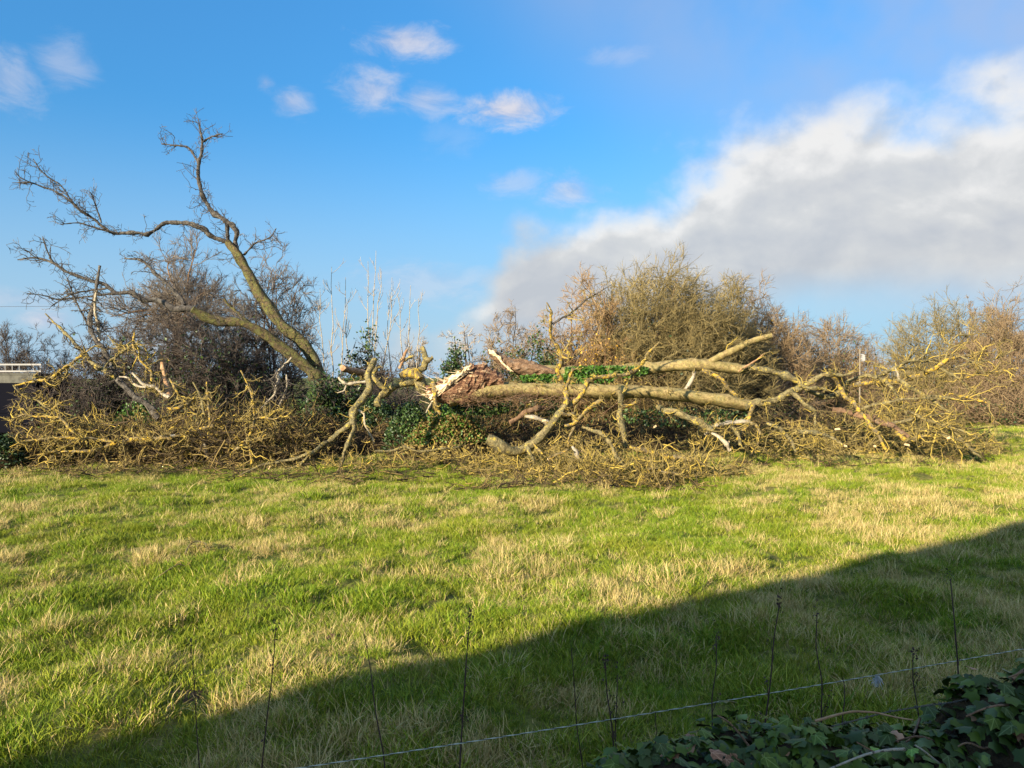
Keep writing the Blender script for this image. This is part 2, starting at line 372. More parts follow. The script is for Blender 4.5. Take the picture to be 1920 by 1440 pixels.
# ------------------------------------------------------------------ unseen gabled building added behind the camera, its rake shaped to throw the foreground shade
def build_shade_barn():
    sd = np.array((math.sin(SUN_AZ), math.cos(SUN_AZ))); k = 1/math.tan(SUN_EL); e = np.array((.838, .5457))      # e: the shade's edge on the grass
    q = np.sqrt(1-(k*(sd[0]*e[1]-sd[1]*e[0]))**2); g = e*(k*(sd@e)+q)-k*sd                                         # horizontal run of the 45 degree rake
    nb = np.array((-g[1], g[0])); nb = nb if nb[1] > 0 else -nb                                                      # gable normal, towards the field
    hw, he, dp = 9.0, 2.6, 15.0; A = np.array((-2.9, 5.0))-e*8.0-he*k*sd                                             # eaves corner
    root = thing('shade_barn', 'unseen steep-gabled building added behind the viewer to cast the foreground shade', 'shade_barn', (*(A+g*hw-nb*dp/2), 0))
    def p(a_, b_, z): r = A+g*a_-nb*b_; return (r[0], r[1], z)
    a = Acc(); V = [p(a_, b_, z) for b_ in (.02, dp-.02) for (a_, z) in ((.1, -.3), (2*hw-.1, -.3), (2*hw-.1, he), (hw, he+hw-.1), (.1, he))]
    a.add(V, [[0, 1, 2, 3, 4], [9, 8, 7, 6, 5]]); a.add(V, [[0, 4, 9, 5], [1, 6, 7, 2]])
    obj('wall', a, mat('grey_render', lambda t: t.mix(t.noise(t.pos, 3), (.34, .32, .28), (.42, .40, .36))), root, False)
    a = Acc()
    for a0 in (0, 2*hw):
        V = [p(hw, b_, z) for b_ in (0, dp) for z in (he+hw, he+hw-.14)]+[p(a0, b_, z) for b_ in (0, dp) for z in (he, he-.14)]
        a.add(V, [[0, 2, 6, 4], [1, 5, 7, 3], [0, 4, 5, 1], [2, 3, 7, 6], [4, 6, 7, 5]])
    obj('roof', a, mat('corrugated_iron', lambda t: t.mix(t.noise(t.pos, 5), (.10, .08, .07), (.20, .13, .10)), .6), root, False)
    a = Acc(); V = [p(hw+dx, -w, z) for w in (0, .08) for (dx, z) in ((-2, 0), (2, 0), (2, 3.6), (-2, 3.6))]
    a.add(V, [[4, 5, 6, 7], [0, 1, 5, 4], [1, 2, 6, 5], [2, 3, 7, 6], [3, 0, 4, 7]]); obj('door', a, mat('green_door', lambda t: (.05, .10, .07), .6), root, False)
build_shade_barn()

# ------------------------------------------------------------------ bare shrubs and trees of the hedge
def dome_paths(px, pyb, pyt, hw, Y, n, K=7, base_w=.35, depth=None, rmin=.45, rmax=.95, curve=.25, top=1.0, fork=0.):
    """stems from a base cluster to points inside a dome; returns paths"""
    b = at(px, pyb, Y); b[2] = 0; zt = at(px, pyt, Y)[2]; H = zt-b[2]; W = hw*Y/F; D = (depth if depth else W*.8)
    th = rng.uniform(0, 2*np.pi, n); ph = np.arccos(rng.uniform(0.02, 1, n)); r = np.where(rng.random(n) < .55, rng.uniform(max(rmin, .78), 1.0, n), rng.uniform(rmin, rmax, n))
    tip = np.stack([b[0]+W*r*np.sin(ph)*np.cos(th), b[1]+D*r*np.sin(ph)*np.sin(th), b[2]+H*r*np.cos(ph)**(top)], 1)
    base = b + np.stack([rng.normal(0, W*base_w*.5, n), rng.normal(0, D*base_w*.5, n), np.zeros(n)], 1)
    if fork:
        base = b+np.array((0, 0, fork*H))+rng.normal(0, .04*H*fork, (n, 3))*np.array((.5, .5, 1.5)); tip[:, 2] = np.maximum(tip[:, 2], b[2]+fork*H*1.05+.25*np.linalg.norm(tip[:, :2]-b[:2], axis=1))
    t = np.linspace(0, 1, K)[None, :, None]
    mid = (base+tip)/2; mid[:, 2] += .12*H; mid[:, :2] += (base[:, :2]-mid[:, :2])*.35
    P = base[:, None]*(1-t)**2+2*mid[:, None]*t*(1-t)+tip[:, None]*t**2
    P[:, 1:] += rng.normal(0, curve*.1*W, (n, K-1, 3))
    return P, H, W, b, D
def leaves(acc, C, size, N=None, up=.0, mi=0):
    """small folded leaves, one per centre"""
    n = len(C); d = rng.normal(size=(n, 3)); d[:, 2] += up; d /= np.linalg.norm(d, axis=1, keepdims=True)
    r = rng.normal(size=(n, 3)); u = np.cross(d, r); u /= np.linalg.norm(u, axis=1, keepdims=True); w = np.cross(d, u)
    s = (size*rng.uniform(.6, 1.3, n))[:, None]
    v0 = C-u*s*.55; v1 = C+w*s*.45+d*s*.12; v2 = C+u*s*.6; v3 = C-w*s*.45+d*s*.12
    V = np.stack([v0, v1, v2, v3], 1).reshape(-1, 3); i = np.arange(n)*4
    f = np.stack([np.stack([i, i+1, i+2], 1), np.stack([i, i+2, i+3], 1)], 1).reshape(-1, 3)
    acc.add(V, f, mi, np.repeat(rng.random(n), 4))
def shrub(name, label, cat, px, pyb, pyt, hw, Y, stems=22, l1=7, l2=6, l3=3, tw='tw_hedge', tk='brown', ivy=0, ivy_h=.5, ivy_m='ivy', dead=0, dead_m='rust', up=.06, group='bare shrubs and trees of the hedge', wob=.22, side=0, depth=None, thick=.05, tlen=1.0, base_w=.35, rmin=.45, top=1.0, dead_h=(.05, .7), dead_x=(-1, 1), fork=0., fill=.9):
    stems = int(stems*.95)
    P, H, W, b, D = dome_paths(px, pyb, pyt, hw, Y, stems, base_w=base_w, depth=depth, rmin=rmin, top=top, fork=fork)
    g = b.copy(); g[2] = gz(g[0], g[1])
    if not fork: P[:, 0, 2] = gz(P[:, 0, 0], P[:, 0, 1])-.1
    root = thing(name, label, cat, g, group)
    R = np.linspace(thick, .012, P.shape[1])[None]*rng.uniform(.5, 1.2, (len(P), 1))
    sc = max(.5, min(H, W*1.6))*tlen
    bias = (side, 0, up)
    a = Acc(); a.tubes(P, R, 6)
    if fork:
        z = np.linspace(-.1, fork*H*1.12, 9); Q = np.stack([b[0]+.05*H*fork*np.sin(z*1.3)*.3, np.full(9, b[1]), z], 1); tubes_pt(a, Q, np.linspace(thick*2.2, thick*1.5, 9), 10, lump=.08)
    obj('trunk', a, M[tk], root)
    tw_ = .0075 if Y < 38 else .010
    P1, R1 = grow(P, R, l1, .2, 1, (.20*sc, .40*sc), (.4, 1.0), 4, bias, wob, .024, .009)
    if not fork:      # sprays that fill the round outline between the stems
        k = int(len(P1)*fill); dv = rng.normal(size=(k, 3)); dv[:, 2] = np.abs(dv[:, 2]); dv /= np.linalg.norm(dv, axis=1, keepdims=True); dv[:, 2] = dv[:, 2]**.8
        rr = rng.random(k)**.40*.93*(1+.16*np.sin(dv[:, 0]*7+px)*np.cos(dv[:, 2]*6+Y)); C = b+dv*rr[:, None]*np.array((W, D, H))
        d0 = dv*np.array((.8, .8, 1))+rng.normal(0, .5, (k, 3))+np.array((side*3, 0, .25)); d0 /= np.linalg.norm(d0, axis=1, keepdims=True)
        ln = rng.uniform(.14*sc, .30*sc, k); Q = C[:, None]+d0[:, None]*(ln[:, None]*np.linspace(-.4, .6, 4)[None])[:, :, None]+rng.normal(0, .03*sc, (k, 4, 3)); Q[:, :, 2] = np.maximum(Q[:, :, 2], .05)
        P1 = np.concatenate([P1, Q]); R1 = np.concatenate([R1, np.linspace(.014, .008, 4)[None].repeat(k, 0)])
    P2, R2 = grow(P1, R1, l2, .15, 1, (.10*sc, .24*sc), (.35, .95), 3, bias, wob, .013, tw_)
    P3, R3 = grow(P2, R2, l3+2 if Y < 38 else l3+1, .1, 1, (.06*sc, .15*sc), (.3, .85), 2, bias, wob, .009, tw_)
    a = Acc(); a.tubes(P1, R1, 3); a.tubes(P2, R2, 3); a.spikes(P3, R3*1.25)
    obj('crown', a, M[tw], root)
    if ivy:
        a = Acc(); k = rng.integers(0, len(P1), ivy); j = rng.integers(0, 4, ivy)
        C = P1[k, j]*1.0; hh = (C[:, 2]-g[2])/H
        keep = hh < ivy_h*rng.uniform(.5, 1.15, ivy); C = C[keep]+rng.normal(0, .16, (keep.sum(), 3))
        leaves(a, C, .095); obj('ivy', a, M[ivy_m], root, False, kind='stuff')
    if dead:
        a = Acc(); k = rng.integers(0, len(P2), dead*3); C = P2[k, rng.integers(0, 3, dead*3)]
        hh = (C[:, 2]-g[2])/H; xx = (C[:, 0]-g[0])/W
        C = C[(hh > dead_h[0]) & (hh < dead_h[1]) & (xx > dead_x[0]) & (xx < dead_x[1])][:dead]
        leaves(a, C+rng.normal(0, .05, C.shape), .085); obj('dead_leaves', a, M[dead_m], root, False, kind='stuff')
    return root
T = 'tree'; S_ = 'shrub'
shrub('bare_tree', 'tall bare tree behind the sweeping limbs of the leaning trunk', T, 335, 700, 395, 140, 36, 22, 9, 7, 4, 'tw_winter', 'brown', up=.10, thick=.09, base_w=.12, rmin=.6, fork=.42)
shrub('bare_tree', 'round bare grey-brown tree just right of the leaning trunk', T, 510, 705, 445, 112, 31, 24, 9, 7, 3, 'tw_winter', 'brown', up=.05, ivy=1500, ivy_h=.3, fill=1.0)
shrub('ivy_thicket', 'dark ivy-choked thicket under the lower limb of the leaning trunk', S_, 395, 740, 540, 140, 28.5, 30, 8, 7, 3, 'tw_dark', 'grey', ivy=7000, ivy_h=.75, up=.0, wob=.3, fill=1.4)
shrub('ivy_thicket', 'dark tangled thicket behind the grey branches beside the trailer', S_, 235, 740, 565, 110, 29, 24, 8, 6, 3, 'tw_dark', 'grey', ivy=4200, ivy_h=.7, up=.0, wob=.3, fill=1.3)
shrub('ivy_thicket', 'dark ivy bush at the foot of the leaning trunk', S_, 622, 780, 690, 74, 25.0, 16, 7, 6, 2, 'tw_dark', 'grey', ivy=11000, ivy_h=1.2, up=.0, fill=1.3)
def sapling(label, px, pyb, tips, Y):
    b = at(px, pyb, Y); g = b.copy(); g[2] = 0
    root = thing('ash_sapling', label, 'sapling', g, 'ash saplings in the hedge gap'); a = Acc(); tws = []
    for (qx, qy, bend) in tips:
        tip = at(qx, qy, Y+rng.normal(0, .4)); t = np.linspace(0, 1, 9)[:, None]
        mid = np.array((b[0]+(tip[0]-b[0])*bend, (b[1]+tip[1])/2, b[2]+(tip[2]-b[2])*.28))
        bb = b.copy(); bb[2] = -.05
        P = bb*(1-t)**2+2*mid*t*(1-t)+tip*t**2; P[1:-1] += rng.normal(0, .035, (7, 3))
        tws.append(P)
    P = np.array(tws); R = np.linspace(.034, .008, 9)[None].repeat(len(P), 0)
    a.tubes(P, R, 6); obj('trunk', a, M['pale'], root)
    P1, R1 = grow(P, R, 9, .25, .97, (.5, 1.4), (.6, 1.2), 5, (0, 0, .24), .12, .014, .006)
    P2, R2 = grow(P1, R1, 3, .3, .95, (.2, .55), (.4, .8), 4, (0, 0, .28), .08, .009, .005)
    a = Acc(); a.tubes(P1, R1, 4); a.tubes(P2, R2, 3); obj('crown', a, M['tw_pale'], root)
sapling('slender bare sapling nearest the leaning trunk with twigs turned upward', 625, 700, [(622, 500, .8), (600, 540, 1.1), (648, 520, 1.2)], 30)
sapling('tallest slender bare sapling with candle-like twigs in the hedge gap', 690, 690, [(705, 470, .5), (690, 490, .2), (735, 520, 1.1), (650, 560, 1.3), (712, 500, .9)], 29.5)
sapling('slender bare sapling right of the tallest one with forked upright twigs', 760, 700, [(770, 535, .6), (745, 550, .3), (785, 560, 1.2), (730, 580, 1.4)], 30.5)
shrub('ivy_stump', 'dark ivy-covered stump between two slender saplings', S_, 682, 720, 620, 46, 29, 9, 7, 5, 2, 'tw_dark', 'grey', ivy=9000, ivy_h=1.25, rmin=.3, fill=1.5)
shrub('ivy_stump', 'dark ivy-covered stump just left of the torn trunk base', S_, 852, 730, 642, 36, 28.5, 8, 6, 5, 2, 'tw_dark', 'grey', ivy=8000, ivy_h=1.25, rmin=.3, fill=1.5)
shrub('hawthorn', 'sparse hawthorn with pale twigs left of the ivy bushes', S_, 870, 725, 575, 62, 31, 9, 6, 5, 3, 'tw_pale', 'grey', up=.02, wob=.4)
shrub('hawthorn', 'thorny hawthorn with dark green ivy behind the torn slab', S_, 955, 730, 566, 88, 30, 18, 8, 6, 3, 'tw_hedge', 'grey', ivy=3200, ivy_h=.62, wob=.38, up=.0)
shrub('ivy_bush', 'green ivy bush between the torn slab and the upright lichened branch', S_, 1003, 735, 612, 60, 28.6, 10, 7, 5, 2, 'tw_olive', 'grey', ivy=8500, ivy_h=1.1, ivy_m='ivy', fill=1.3)
shrub('hedge_shrub', 'orange-brown shrub behind the upright lichened branch', S_, 1098, 735, 500, 105, 30, 22, 8, 7, 3, 'tw_orange', 'brown', ivy=900, ivy_h=.35, dead=900, dead_m='gold', dead_h=(.25, .62), dead_x=(-.2, .7), wob=.3, fill=1.55)
shrub('hedge_shrub', 'tallest broad brown hedge shrub with windswept rounded top', S_, 1225, 745, 482, 165, 31, 34, 9, 7, 3, 'tw_olive', 'brown', ivy=1800, ivy_h=.6, up=.0, side=.05, thick=.06, fill=2.9)
shrub('hedge_shrub', 'windswept right flank of the tall brown hedge shrub', S_, 1325, 745, 515, 118, 32.5, 26, 8, 7, 3, 'tw_olive', 'brown', up=.0, side=.08, wob=.28, fill=2.9)
shrub('hedge_shrub', 'dark dense hedge shrub behind the sawn-off upper limb', S_, 1425, 745, 556, 118, 35, 28, 8, 7, 3, 'tw_hedge', 'brown', ivy=2200, ivy_h=.5, dead=70, dead_m='gold', dead_h=(.72, 1.0), dead_x=(-.1, .95), up=.02, fill=2.9)
shrub('hedge_shrub', 'rounded hedge shrub left of the small pole', S_, 1540, 745, 585, 112, 40, 24, 8, 6, 3, 'tw_hedge', 'brown', ivy=2600, ivy_h=.75, up=.02, fill=2.2)
shrub('hedge_shrub', 'russet shrub standing nearest the small pole', S_, 1622, 742, 622, 55, 52, 16, 7, 6, 3, 'tw_hedge', 'brown')
shrub('far_tree', 'low russet tree far off right of the pole', T, 1668, 740, 650, 50, 62, 18, 7, 6, 3, 'tw_orange', 'brown')
shrub('hedge_shrub', 'broad brown hedge shrub behind the right end of the crown', S_, 1768, 770, 562, 126, 44, 28, 9, 7, 3, 'tw_olive', 'brown', ivy=900, ivy_h=.5, up=.04, fill=1.55)
shrub('hedge_shrub', 'reddish shrub at the right edge of the picture', S_, 1890, 772, 575, 112, 41, 26, 8, 7, 3, 'tw_hedge', 'brown', up=.05, fill=1.55)
shrub('far_tree', 'round-topped bare tree rising above the right-hand hedge', T, 1880, 740, 526, 62, 62, 22, 9, 7, 4, 'tw_hedge', 'olive', up=.05, thick=.16, base_w=.1, rmin=.6, fork=.4)
shrub('far_tree', 'smaller bare tree beside the round-topped one above the hedge', T, 1822, 740, 545, 36, 66, 22, 8, 6, 4, 'tw_hedge', 'grey', up=.06, thick=.12, base_w=.1, rmin=.6, fork=.4)
shrub('far_tree', 'small pale far tree seen through the hedge gap', T, 782, 705, 615, 34, 62, 10, 8, 6, 4, 'tw_pale', 'grey', up=.1, base_w=.1, fork=.4)
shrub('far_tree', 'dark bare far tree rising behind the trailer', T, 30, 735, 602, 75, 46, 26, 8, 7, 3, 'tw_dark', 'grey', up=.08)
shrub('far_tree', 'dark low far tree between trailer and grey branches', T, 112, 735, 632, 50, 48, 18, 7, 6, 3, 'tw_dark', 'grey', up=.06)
for (lab, x, pb, pt, w, Y, m_) in (('brown bramble undergrowth at the foot of the right-hand hedge', 1700, 768, 715, 110, 40, 'tw_hedge'), ('brown bramble undergrowth at the right edge of the field', 1880, 772, 712, 100, 38.5, 'tw_hedge'),
                           ('dark undergrowth behind the two-legged limb', 720, 770, 668, 110, 27.5, 'tw_dark'), ('dark undergrowth beside the trailer', 130, 775, 690, 100, 27.5, 'tw_dark'),
                           ('dark undergrowth below the sawn-off upper limb', 1420, 775, 700, 120, 33, 'tw_dark'), ('undergrowth behind the lower trunk under the tall shrub', 1200, 770, 680, 140, 29, 'tw_brush'), ('undergrowth behind the torn trunk base', 920, 770, 690, 130, 28, 'tw_brush')):
    shrub('bramble', lab, 'bramble', x, pb, pt, w, Y, 20, 6, 5, 1, m_, 'brown', ivy=1200, ivy_h=.6, wob=.35, up=-.02, base_w=1.2, rmin=.4, tlen=1.6, thick=.02, group='brambles along the hedge foot', depth=1.4)

# ------------------------------------------------------------------ hero limbs, traced and placed at their own distance
DSC = .90
def limb(acc, pts, Y0, Y1, S=9, cutmi=None, lump=.09, dy=.12, bark_noise=None):
    """pts = [(px, py, diameter px)...]; adds a tube and returns the coarse path and radii"""
    n = len(pts); q = []
    ph = rng.uniform(0, 6.28)
    for i, (x, y, d) in enumerate(pts):
        f = i/(n-1); Y = Y0+(Y1-Y0)*f + dy*math.sin(ph+i*1.3)*min(1, i)
        p = at(x, y, Y); q.append((*p, d*.5*Y/F*(DSC if d < 19 else min(1., DSC+.06))))
    ps = spline(q, max(.05, .7*np.mean([k[3] for k in q])*2))
    P = ps[:, :3]; R = np.maximum(ps[:, 3], .004)*(1+lump*rng.normal(size=len(ps)))
    kn = rng.normal(size=(len(P)//3+4, 3))*(1. if R.max() < .12 else .35); kk = np.arange(len(P))/3.0; P = P+np.stack([np.interp(kk, np.arange(len(kn)), kn[:, c]) for c in range(3)], 1)*R[:, None]*.30*np.linspace(.2, 1, len(P))[:, None]**.3
    kb = 1+(.22 if R.max() < .12 else .05)*np.clip(rng.normal(size=len(P)//2+4), -.7, 1.8); R = R*np.interp(np.arange(len(P))/2.0, np.arange(len(kb)), kb)
    if len(P) > 2: tubes_pt(acc, P, R, S, cutmi, lump)
    return P, R
def twigs_on(paths, dens, L, floor=.03, bias=(0, 0, .02), wob=.42, lo=.10, l2=4, r=.016, rend=.0062):
    """side twigs of two orders and short spurs on hero limbs"""
    a = Acc()
    for P, R in paths:
        ln = np.linalg.norm(np.diff(P, axis=0), axis=1).sum(); n = int(ln*dens*1.7+.5)
        if n < 1: continue
        ps = resample(np.concatenate([P, R[:, None]], 1), 14)[None]
        P1, R1 = grow(ps[:, :, :3], ps[:, :, 3], n, lo, .99, L, (.5, 1.25), 6, bias, wob, r, rend, floor, .35)
        P2, R2 = grow(P1, R1, l2, .15, .98, (L[0]*.35, L[1]*.45), (.5, 1.2), 4, bias, wob, r*.6, rend*.9, floor)
        P3, R3 = grow(P2, R2, 2, .2, .95, (L[0]*.15, L[1]*.2), (.5, 1.1), 2, bias, wob, r*.5, rend*.85, floor)
        P4, R4 = grow(ps[:, :, :3], ps[:, :, 3], max(1, int(ln*4)), .05, .98, (.07, .22), (.7, 1.4), 3, bias, .3, .018, .008, floor)
        a.tubes(P1, R1, 4); a.tubes(P2, R2, 3); a.spikes(P3, R3*1.2); a.tubes(P4, R4, 4, cap=False)
    return a
def limb_thing(name, label, cat, parts, mats, group=None, dens=3.0, L=(.25, .8), tw='tw_yellow', first='limb', bias=(0, 0, .02), l2=4, S=9, r=.016, base=None):
    """parts = [(part name, material, Y0, Y1, pts, cut(None/(start,end)))]"""
    x, y, d = parts[0][4][0]; p = at(x, y, parts[0][2]); g = p.copy(); g[2] = gz(p[0], p[1])
    root = thing(name, label, cat, g, group); paths = []
    for (pn, m_, Y0, Y1, pts, cut) in parts:
        a = Acc(); big = max(k[2] for k in pts)
        P, R = limb(a, pts, Y0, Y1, 16 if big > 18 else S if big > 6 else 7, cut, dy=.10 if big < 15 else .05)
        obj(pn, a, [M[m_], M['cut'], M['torn']], root); paths.append((P, R))
    if dens:
        a = twigs_on(paths, dens, L, bias=bias, l2=l2, r=r); obj('twigs', a, M[tw], root, kind='stuff')
    return root, paths

# 1. the leaning broken trunk at the left
DSC = .77
limb_thing('leaning_tree', 'leaning broken mossy tree with bare limbs reaching up and far left', 'tree', [
    ('trunk', 'moss', 26, 26.4, [(634, 838, 34), (628, 800, 31), (618, 760, 28), (604, 715, 27), (588, 674, 26), (563, 637, 25), (533, 613, 26), (510, 583, 25), (487, 550, 24), (467, 513, 22), (447, 477, 20), (427, 453, 17)], None),
    ('limb', 'grey', 26.4, 26.8, [(447, 480, 14), (443, 453, 11), (443, 433, 11), (423, 413, 12), (400, 400, 12), (383, 373, 9), (373, 340, 8), (372, 310, 8), (377, 287, 6.5), (380, 267, 6), (374, 240, 4.5), (372, 225, 3)], None),
    ('limb', 'grey', 26.4, 26.5, [(428, 455, 12), (425, 436, 10), (424, 413, 10)], None),
    ('limb', 'grey', 26.7, 26.9, [(372, 305, 5), (360, 285, 4.5), (352, 276, 4.5), (333, 273, 4), (302, 270, 2)], None),
    ('limb', 'grey', 26.7, 26.8, [(380, 267, 4.5), (389, 260, 4.5), (398, 256, 4), (417, 250, 3)], None),
    ('limb', 'grey', 26.4, 25.2, [(427, 453, 14), (397, 443, 12), (377, 427, 11), (350, 418, 9.5), (310, 418, 9), (290, 432, 9), (273, 440, 9), (247, 435, 8), (220, 438, 8), (200, 430, 7.5), (180, 413, 6.5), (153, 397, 6), (133, 377, 5.5), (107, 360, 4.5), (80, 350, 4), (57, 342, 3.5), (23, 343, 2)], None),
    ('limb', 'grey', 25.6, 25.2, [(133, 377, 4), (117, 350, 3.5), (87, 330, 3.2), (72, 313, 3), (62, 298, 2)], None),
    ('limb', 'grey', 25.6, 25.0, [(200, 434, 4.5), (180, 427, 4), (147, 418, 3.5), (113, 420, 2.2)], None),
    ('limb', 'grey', 25.6, 25.4, [(190, 418, 3.5), (180, 387, 3), (170, 360, 2)], None),
    ('limb', 'grey', 25.2, 25.0, [(57, 342, 2.6), (38, 333, 2.3), (27, 320, 1.6)], None),
    ('limb', 'grey', 26.4, 26.0, [(457, 478, 5), (477, 457, 4), (507, 445, 3), (518, 428, 2)], None),
    ('limb', 'moss', 26.0, 24.6, [(612, 735, 22), (596, 710, 24), (575, 690, 24), (545, 662, 23), (515, 640, 22), (480, 617, 20), (447, 603, 19), (410, 602, 20), (383, 593, 19), (360, 579, 16)], None),
    ('limb', 'grey', 25.3, 24.6, [(366, 582, 16.5), (352, 578, 16), (327, 580, 14), (310, 568, 13), (290, 562, 12), (270, 562, 11), (247, 548, 10), (217, 550, 9), (197, 533, 8.5), (173, 527, 8), (143, 517, 7.5), (120, 507, 7), (100, 493, 6.5), (67, 483, 5), (33, 487, 2.5)], None),
    ('limb', 'grey', 24.7, 24.5, [(100, 493, 4.5), (87, 467, 3.5), (80, 443, 2)], None),
    ('limb', 'grey', 24.6, 24.5, [(67, 483, 3.5), (43, 465, 2)], None),
    ('limb', 'grey', 25.4, 25.6, [(345, 572, 10), (333, 553, 9), (307, 527, 8), (290, 513, 7), (277, 497, 6), (263, 487, 5), (233, 485, 3)], None),
    ('limb', 'grey', 24.9, 24.4, [(217, 550, 5.5), (187, 553, 5), (150, 558, 4.5), (110, 562, 4), (77, 553, 3), (50, 550, 2)], None),
    ('limb', 'grey', 24.9, 24.5, [(205, 540, 5), (167, 545, 4.5), (130, 553, 3.5), (95, 575, 2.2)], None),
    ('limb', 'moss', 25.7, 25.5, [(475, 612, 9), (450, 590, 8), (432, 575, 6), (420, 560, 4)], None),
], M, dens=3.4, L=(.35, 1.35), tw='tw_grey', bias=(-.02, 0, .05), r=.011, l2=4)
DSC = .90


# 2. fallen limbs of the left heap
G = 'lichened limbs broken off into the left heap'
def FL(label, parts, **kw):
    k = dict(dens=3.2, L=(.25, .95), r=.021); k.update(kw)
    return limb_thing('fallen_limb', label, 'branch', parts, M, G, **k)
FL('upright pale grey crooked limb below the sweeping grey branches', [
    ('limb', 'grey', 23.6, 22.6, [(187, 498, 4), (181, 540, 6), (175, 572, 7.5), (171, 600, 8), (172, 620, 8.5), (184, 642, 9.5), (193, 650, 10), (203, 670, 10), (213, 687, 10), (219, 708, 10), (238, 730, 11), (258, 747, 11), (280, 763, 12), (300, 785, 12)], None),
    ('limb', 'grey', 23.4, 23.3, [(172, 620, 5), (160, 600, 4), (140, 560, 3), (125, 520, 2)], None),
    ('limb', 'pale', 23.4, 23.1, [(187, 640, 6), (185, 613, 6), (178, 580, 5), (182, 545, 4)], None),
    ('limb', 'olive', 23.3, 22.9, [(85, 588, 3), (110, 613, 5), (130, 632, 6), (145, 650, 7), (162, 665, 7.5), (172, 680, 8), (192, 693, 9), (217, 707, 9)], None)], tw='tw_grey', dens=4.5, L=(.25, .85))
FL('thin crooked limb with a tufted hub right of the grey upright limb', [
    ('limb', 'lichen', 22.8, 22.4, [(252, 622, 3), (250, 645, 5), (255, 665, 5), (270, 683, 5.5), (282, 695, 6), (284, 718, 5)], None),
    ('limb', 'olive', 22.8, 22.6, [(250, 646, 5), (228, 660, 5), (207, 675, 5.5), (196, 690, 4)], None)], dens=5)
FL('stripped orange snag standing among dark ivy stems', [('limb', 'snag', 25, 24.6, [(300, 648, 6), (301, 660, 8), (304, 676, 9), (308, 700, 7), (313, 722, 10), (318, 745, 11)], None)], dens=0)
FL('yellow-lichened limb stretched out before the trailer', [
    ('limb', 'lichen', 22.4, 22.2, [(25, 724, 3), (41, 720, 4), (59, 715, 5), (80, 713, 6), (100, 707, 6.5), (112, 696, 6), (130, 685, 6), (150, 668, 5), (170, 655, 3)], None),
    ('limb', 'olive', 22.3, 22.2, [(24, 722, 2.5), (35, 735, 3.5), (54, 746, 4), (70, 752, 4), (95, 768, 4)], None),
    ('limb', 'lichen', 22.4, 22.2, [(90, 772, 4), (103, 763, 5), (118, 752, 4)], None)], dens=5.5)
FL('forked pale limb with a curved tip above the ivy mound of the left heap', [
    ('limb', 'pale', 22.2, 21.9, [(248, 700, 3), (260, 712, 5), (272, 722, 6), (292, 727, 6), (302, 737, 7), (318, 746, 7)], None),
    ('limb', 'pale', 22.2, 22.0, [(224, 706, 3), (240, 708, 4), (255, 723, 5), (272, 727, 5)], None)], dens=3)
FL('bright yellow broken limb with a splintered fork', [
    ('limb', 'lichen', 21.6, 21.8, [(313, 765, 5), (328, 766, 6), (340, 763, 7), (352, 757, 7), (366, 746, 6)], (1, 1)),
    ('limb', 'lichen', 21.9, 21.7, [(318, 710, 3), (330, 730, 4.5), (340, 747, 5), (352, 757, 6), (365, 772, 5)], None)], dens=4)
FL('pair of upright yellow stems left of the middle of the left heap', [
    ('limb', 'lichen', 21.2, 20.9, [(388, 716, 3.5), (390, 747, 5), (392, 780, 5), (398, 812, 5), (404, 832, 4)], None),
    ('limb', 'olive', 21.2, 21.0, [(362, 716, 3), (374, 740, 5), (380, 757, 5), (383, 790, 4)], None),
    ('limb', 'pale', 21.1, 20.9, [(371, 792, 5), (375, 815, 5), (384, 835, 6), (387, 858, 5)], None)], dens=5)
FL('long low yellow branch lying along the front of the left heap', [
    ('limb', 'lichen', 20.6, 20.0, [(402, 798, 7), (370, 806, 7), (345, 815, 7), (315, 822, 7), (283, 822, 7), (250, 823, 6.5), (217, 831, 6), (188, 842, 5.5), (167, 846, 5), (125, 846, 3.5), (100, 852, 2.5)], None),
    ('limb', 'lichen', 20.3, 20.0, [(216, 830, 4.5), (205, 827, 5), (175, 822, 5), (142, 822, 5), (117, 820, 5), (90, 822, 4.5), (67, 825, 4), (45, 827, 3), (18, 838, 2)], None),
    ('limb', 'lichen', 20.2, 20.0, [(140, 828, 4), (117, 842, 4), (95, 848, 3.5), (70, 853, 2)], None),
    ('limb', 'pale', 20.5, 20.3, [(330, 818, 6), (296, 822, 7), (270, 822, 6)], None)], dens=5)
FL('arched yellow branch at the left end of the left heap', [
    ('limb', 'lichen', 20.5, 20.9, [(140, 812, 5), (130, 803, 6), (115, 785, 6), (90, 782, 5), (67, 782, 4.5), (45, 777, 4), (22, 788, 3), (20, 806, 2)], None),
    ('limb', 'lichen', 20.5, 20.3, [(130, 803, 5), (118, 818, 4), (95, 840, 3)], None)], dens=5)
FL('thin branch slanting to the grass at the left foot of the heap', [('limb', 'lichen', 19.8, 20.2, [(52, 874, 2.5), (75, 872, 4), (100, 857, 4.5), (118, 841, 4), (135, 824, 3)], None)], dens=5)
FL('thin yellow branch on the grass below the left heap', [('limb', 'lichen', 19.8, 20.4, [(205, 886, 2.5), (222, 881, 4), (238, 873, 4.5), (256, 863, 4), (275, 853, 3)], None)], dens=4)
FL('upright yellow stem in the middle of the left heap', [('limb', 'lichen', 21, 20.4, [(452, 695, 2.5), (465, 722, 3.5), (473, 745, 5), (476, 765, 5), (478, 787, 5.5), (470, 812, 4.5), (458, 828, 5), (440, 842, 6)], None),
   ('limb', 'lichen', 20.7, 20.6, [(478, 785, 4.5), (495, 783, 4), (515, 786, 3), (530, 778, 2)], None)], dens=5)
